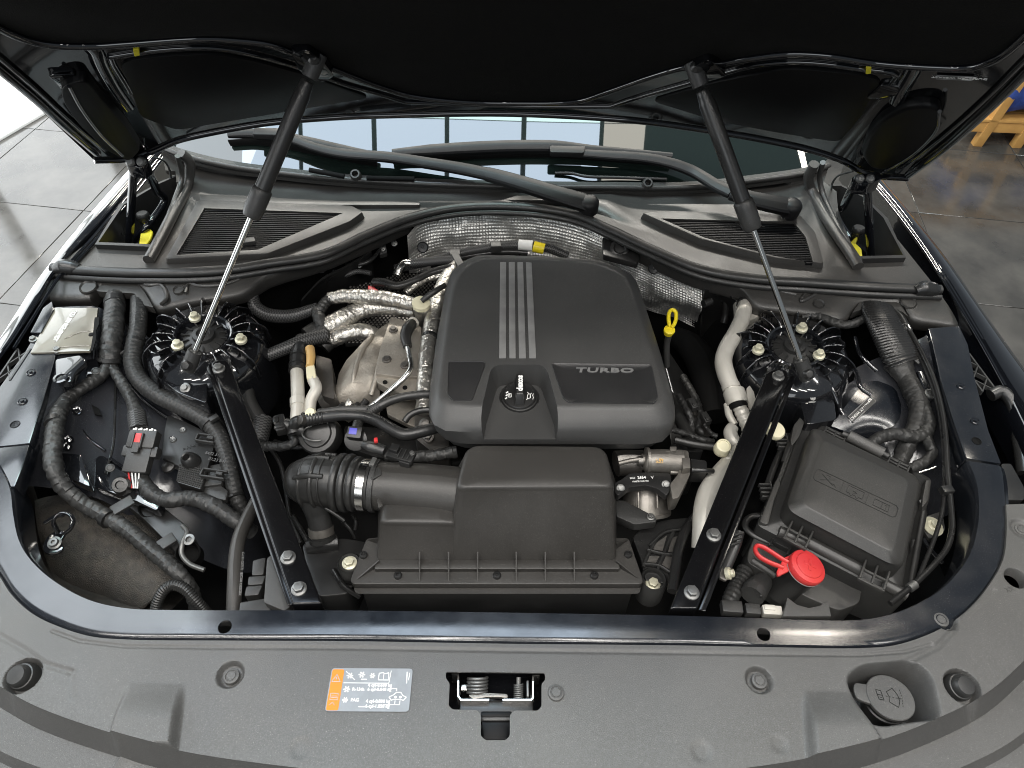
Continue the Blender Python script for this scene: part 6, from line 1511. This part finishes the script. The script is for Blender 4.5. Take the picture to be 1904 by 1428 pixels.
# ------------------------------------------------------------------ right side: pipes and dipstick
ac = thing('aircon_pipe', 'white S-bent air-conditioning pipe with a clamp, right of the engine', 'pipe', P(1350, 690, -.05))
tube('upper_pipe', pl('1386,566,-.040 1380,592,-.034 1366,622,-.034 1351,648,-.036 1345,672,-.040 1350,696,-.044 1358,716,-.048 1364,732,-.052'), [.0145, .0152, .0155, .0155, .0158, .0160, .0155, .0135], M['white_pipe'], ac, sides=24)
tube('pipe_bead', pl('1358,716,-.048 1361,724,-.05'), .0165, M['white_pipe'], ac, sides=24)
tube('clamp_body', pl('1364,728,-.052 1370,745,-.056 1372,752,-.058'), .0195, M['white_pipe'], ac, sides=24); tube('clamp_gap', pl('1370,748,-.056 1374,758,-.06'), .0165, M['dark'], ac, sides=20)
prism('clamp_lug', rpoly(pl('1388,722 1394,716 1402,728 1406,748 1398,756 1390,740', -.045), .002, 2), .012, M['white_pipe'], ac, .0015)
tube('lower_pipe', pl('1374,756,-.060 1382,772,-.064 1392,795,-.072 1402,820,-.08'), [.0125, .0135, .0135, .0135], M['white_pipe'], ac, sides=20, ribs=(.010, .0012))
tube('side_pipe', pl('1352,752,-.065 1356,772,-.068 1366,790,-.072'), .0065, M['white_pipe'], ac); tube('side_union', pl('1362,794,-.070 1358,804,-.072 1364,820,-.075 1380,834,-.08'), [.0105, .012, .012, .0115], M['white_pipe'], ac, sides=16)
prism('wall_flange', rpoly(pl('1366,546 1386,540 1410,554 1416,584 1398,596 1370,590', -.046), .006, 3), .02, M['white_pipe'], ac, .003)
tube('flange_ring', pl('1388,562,-.044 1386,570,-.041'), .0185, M['rubber_g'], ac, sides=20)
a2 = thing('lower_aircon_pipe', 'wide white pipe bending beneath the right brace, with a cream cap above', 'pipe', P(1320, 920, -.08))
tube('pipe', pl('1385,822,-.075 1362,852,-.07 1338,884,-.068 1320,915,-.07 1311,948,-.075 1308,985,-.085 1306,1020,-.1'), [.0100, .0130, .0165, .0190, .0185, .0175, .017], M['white_pipe'], a2, sides=24)
FCp = axf(P(1346, 828, -.036), (-.05, -.25, 1))
lathe('cream_cap', [(.0125, -.022), (.0135, -.020), (.0135, -.012), (.0125, -.010), (.0128, -.002), (.0115, .0), (.009, .0006), (.0085, -.001), (0, -.001)], FCp, M['cream'], a2, 24)
tube('cap_neck', pl('1352,850,-.06 1356,860,-.065'), .0085, M['white_pipe'], a2, sides=14)
dp = thing('dipstick', 'yellow oil dipstick loop beside the right edge of the engine cover', 'dipstick', P(1247, 612, -.03))
tube('loop', [P(x, y, z) for x, y, z in ((1245, 608, -.012), (1243, 592, -.004), (1245, 580, .002), (1250, 576, .004), (1256, 580, .002), (1257, 592, -.004), (1253, 604, -.010), (1248, 610, -.013))], .0036, M['yellow'], dp, sides=10, flat=1.3)
lathe('stopper', [(.0085, -.012), (.0085, -.005), (.0105, -.004), (.0105, .0), (.006, .002), (0, .002)], axf(P(1245, 613, -.015), (0, -.2, 1)), M['yellow'], dp, 20)
tube('guide_tube', pl('1245,618,-.025 1240,640,-.06 1240,680,-.12'), .006, M['boltgrey'], dp)
dk = thing('side_duct', 'broad dark duct curving behind the dipstick towards the right tower', 'duct', P(1300, 660, -.15))
tube('duct', pl('1255,625,-.20 1285,645,-.19 1308,680,-.19 1322,725,-.19 1330,775,-.20'), [.022, .030, .034, .034, .030], M['dark'], dk, sides=20)
for s in ('1330,545,-.05 1345,540,-.05 1350,580,-.1 1346,600,-.12', '1308,565,-.06 1322,560,-.06'): tube('duct_strut', pl(s), .008, M['plastic_b'], dk)
# ------------------------------------------------------------------ right wiring: flat ribbed trunk
fr_ = thing('flat_ribbed_trunk', 'flat shiny ribbed trunk feeding taped looms, right of the right tower', 'wiring loom', P(1660, 640, -.03))
tube('ribbed_trunk', pl('1630,570,-.016 1640,592,-.006 1656,625,-.008 1675,663,-.016 1681,676,-.022'), [.032, .034, .036, .038, .034], M['rubber_g'], fr_, sides=24, flat=.40, up=(0, 0, 1), ribs=(.0056, .0036))
tube('taped_neck', pl('1670,676,-.028 1680,694,-.032 1690,708,-.036'), [.027, .021, .016], M['tape'], fr_, sides=16, flat=.8, up=(0, 0, 1))
tube('loom', pl('1684,700,-.034 1698,728,-.040 1708,752,-.044 1706,782,-.050 1694,812,-.060 1684,836,-.07 1672,862,-.08'), [.0165, .0175, .0172, .0150, .0140, .0138, .0135], M['tape'], fr_, sides=16)
tube('loom_branch', pl('1708,745,-.040 1722,770,-.042 1727,790,-.044 1718,806,-.045 1694,812,-.045 1664,807,-.044 1640,812,-.046 1616,826,-.05'), [.011, .0112, .0112, .0108, .0105, .0105, .0105, .0085], M['tape'], fr_, sides=14)
tube('loom_branch', pl('1722,806,-.046 1728,828,-.048 1734,842,-.05 1722,856,-.052 1704,866,-.054 1690,872,-.056'), .0082, M['tape'], fr_, sides=12)
tube('trunk_end', pl('1700,664,-.016 1712,674,-.018'), .009, M['rubber_g'], fr_, flat=.5, up=(0, 0, 1))
tube('taped_lead', pl('1490,590,-.03 1520,588,-.025 1545,598,-.022 1575,604,-.02 1600,596,-.02 1615,588,-.02'), .008, M['tape'], fr_, sides=12)
rcb = thing('release_cable', 'pair of thin glossy cables running down the right rail to the front', 'cable', P(1755, 800, -.02))
tube('cable', pl('1662,580,-.012 1676,592,-.006 1694,620,-.006 1716,660,-.006 1736,705,-.008 1750,755,-.012 1758,810,-.016 1762,880,-.022 1768,940,-.028 1770,985,-.032 1760,1020,-.035 1738,1048,-.040 1700,1086,-.045 1655,1122,-.05'), .0044, M['rubber_g'], rcb, sides=10)
tube('cable', pl('1672,592,-.014 1690,625,-.012 1712,668,-.012 1732,715,-.014 1746,765,-.018 1754,830,-.024 1756,900,-.030 1752,950,-.034 1738,1000,-.038 1720,1045,-.042 1704,1084,-.046'), .0032, M['rubber_g'], rcb, sides=10)
tube('cable_sleeve', pl('1664,582,-.010 1674,592,-.006 1682,606,-.005'), .0085, M['plastic_b'], rcb, sides=12); tube('cable_sleeve', pl('1684,604,-.006 1690,615,-.005'), .0065, M['steel'], rcb, sides=12)
box('cable_clip', frame(P(1760, 912, -.022), (1, .1, 0)), (0, 0, 0), (.018, .012, .012), M['plastic_b'], rcb)
tube('cable_ferrule', pl('1702,1086,-.044 1690,1094,-.045'), .0065, M['boltgrey'], rcb)
ry = thing('eyelet_bracket', 'small black bracket with a ring bolt beside the right loom', 'bracket', P(1728, 730, -.03))
prism('bracket_arm', rpoly(pl('1704,690 1716,690 1732,724 1744,726 1742,742 1724,746 1716,728', -.030), .003, 2), .006, M['paint'], ry, .0015)
lathe('ring_bolt', [(.010, 0), (.010, .003), (.007, .0035), (.006, .002), (.004, .002), (.0035, .006), (0, .006)], axf(P(1729, 733, -.029), (0, -.1, 1)), M['boltgrey'], ry, 20)
tube('bracket_rod', pl('1705,880,-.07 1740,868,-.06'), .003, M['steel'], ry)
# ------------------------------------------------------------------ bench with blue bags beyond the car on the right
bn = thing('wooden_bench', 'pale wooden bench frame standing on the tiles at far right', 'bench', P(1850, 270, -.9))
l0, l1 = P(1815, 269, -.9), P(1887, 272, -.9)
ux_ = (l1 - l0); ux_.z = 0; ux_.normalize(); vy = Vec((-ux_.y, ux_.x, 0))
for base_, tl in ((l0, .055), (l1, .03)):
    for o in (0, .42):
        b0_ = base_ + vy * o
        prism('leg', [b0_ + ux_ * a + vy * c + Vec((0, 0, .46)) + ux_ * tl for a, c in ((-.022, -.02), (.022, -.02), (.022, .02), (-.022, .02))], 0, M['wood'], bn, .003, 2, bot=[b0_ + ux_ * a + vy * c for a, c in ((-.022, -.02), (.022, -.02), (.022, .02), (-.022, .02))])
for z, o in ((.10, 0), (.40, 0), (.10, .42), (.40, .42)):
    c_ = l0 + ux_ * .30 + vy * o + Vec((0, 0, z))
    box('rail', frame(c_, ux_), (0, 0, 0), (.80, .03, .05), M['wood'], bn, .003)
for k in range(5):
    box('slat', frame(l0 + ux_ * .30 + vy * (.02 + .095 * k) + Vec((0, 0, .455)), ux_), (0, 0, 0), (.86, .08, .02), M['wood'], bn, .003)
for k in range(5):
    box('slat', frame(l0 + ux_ * .30 + vy * (.02 + .095 * k) + Vec((0, 0, .135)), ux_), (0, 0, 0), (.76, .08, .015), M['wood'], bn, .003)
def sack(c, s_, label, seed):
    v_, f_ = [], []
    nu_, nv_ = 28, 18
    for j in range(nv_ + 1):
        t = math.pi * j / nv_
        for i in range(nu_):
            a = 2 * math.pi * i / nu_
            q = Vec((math.copysign(abs(math.cos(a)) ** .6, math.cos(a)) * math.sin(t) ** .7, math.copysign(abs(math.sin(a)) ** .6, math.sin(a)) * math.sin(t) ** .7, math.copysign(abs(math.cos(t)) ** .7, math.cos(t))))
            n = 1 + .22 * mnoise.noise(q * 2.2 + Vec((seed, 0, 0))) + .10 * mnoise.noise(q * 6 + Vec((seed, 3, 0)))
            v_.append(c + Vec((q.x * s_[0], q.y * s_[1], q.z * s_[2])) * n)
    for j in range(nv_):
        for i in range(nu_):
            k = (i + 1) % nu_; f_.append((j * nu_ + i, (j + 1) * nu_ + i, (j + 1) * nu_ + k, j * nu_ + k))
    return tag(obj('cloth_bag', v_, f_, M['bluecloth'], None, 60), label, 'bag', 'blue bags on the bench')
sack(l0 + ux_ * .13 + vy * .14 + Vec((0, 0, .27)), (.15, .16, .12), 'crumpled blue cloth bag nearest the left leg of the bench', 1)
sack(l0 + ux_ * .46 + vy * .18 + Vec((0, 0, .27)), (.14, .16, .12), 'crumpled blue cloth bag further along the bench shelf', 5)

# ------------------------------------------------------------------ small leads and fittings in the gaps
for q_, r_ in (('500,830,-.16 520,860,-.17 530,900,-.18 540,960,-.19 560,1010,-.2', .004), ('510,820,-.15 545,832,-.15 570,830,-.15 600,826,-.14', .0045), ('630,960,-.15 640,972,-.14 652,985,-.145 660,1000,-.16', .0035), ('655,958,-.12 662,970,-.12 660,985,-.13', .0028), ('545,960,-.18 560,985,-.18 575,1010,-.185 600,1040,-.19', .005), ('620,1060,-.14 640,1090,-.14 670,1110,-.15', .0045)):
    tube('lead', pl(q_), r_, M['rubber_g'], car, sides=8)
for q_ in ('636,470,-.07 650,462,-.07 656,486,-.08 642,492,-.08', '700,452,-.06 716,446,-.06 720,470,-.08 706,474,-.08'):
    prism('bracket_tab', rpoly(pl(q_), .003, 2), .01, M['plastic'], car, .0015)
for x, y in ((646, 478), (711, 462), (668, 492), (733, 452)):
    bolt('stud', P(x, y, -.066), (0, -.6, .8), .0048, M['boltgrey'], car)
tube('earth_lead', pl('650,480,-.07 664,492,-.065 686,486,-.06 706,466,-.06'), .0045, M['rubber_g'], car, sides=8)
tube('earth_lead', pl('620,505,-.08 640,512,-.075 664,505,-.07 690,508,-.068'), .0055, M['braid'], car, sides=8)
for q_, r_ in (('1262,735,-.10 1276,760,-.10 1286,785,-.11 1284,812,-.12', .0055), ('1270,700,-.15 1290,735,-.14 1302,770,-.14 1298,800,-.15', .007), ('1250,800,-.09 1275,806,-.09 1302,816,-.09 1326,820,-.10', .0045), ('1310,790,-.12 1322,806,-.12 1334,812,-.12', .004)):
    tube('lead', pl(q_), r_, M['tape'], car, sides=10)
for x, y, z in ((1288, 752, -.11), (1312, 778, -.12)):
    F = frame(P(x, y, z), (.3, -1, 0)); boxes('plug', F, [((0, 0, 0), (.024, .013, .012)), ((.006, 0, .007), (.008, .009, .004))], M['plastic'], car, .0012, 1)
for x, y, z in ((120, 700, -.005), (178, 690, -.03), (236, 720, -.055), (150, 870, -.07), (205, 870, -.085)):
    pin('clip', P(x, y, z + .006), (.3, -.3, .9), .0072, M['plastic'], car)
tube('wing_lead', pl('222,660,-.04 216,700,-.06 214,760,-.075 210,830,-.09 196,880,-.09'), .0022, M['rubber_g'], car, sides=6)
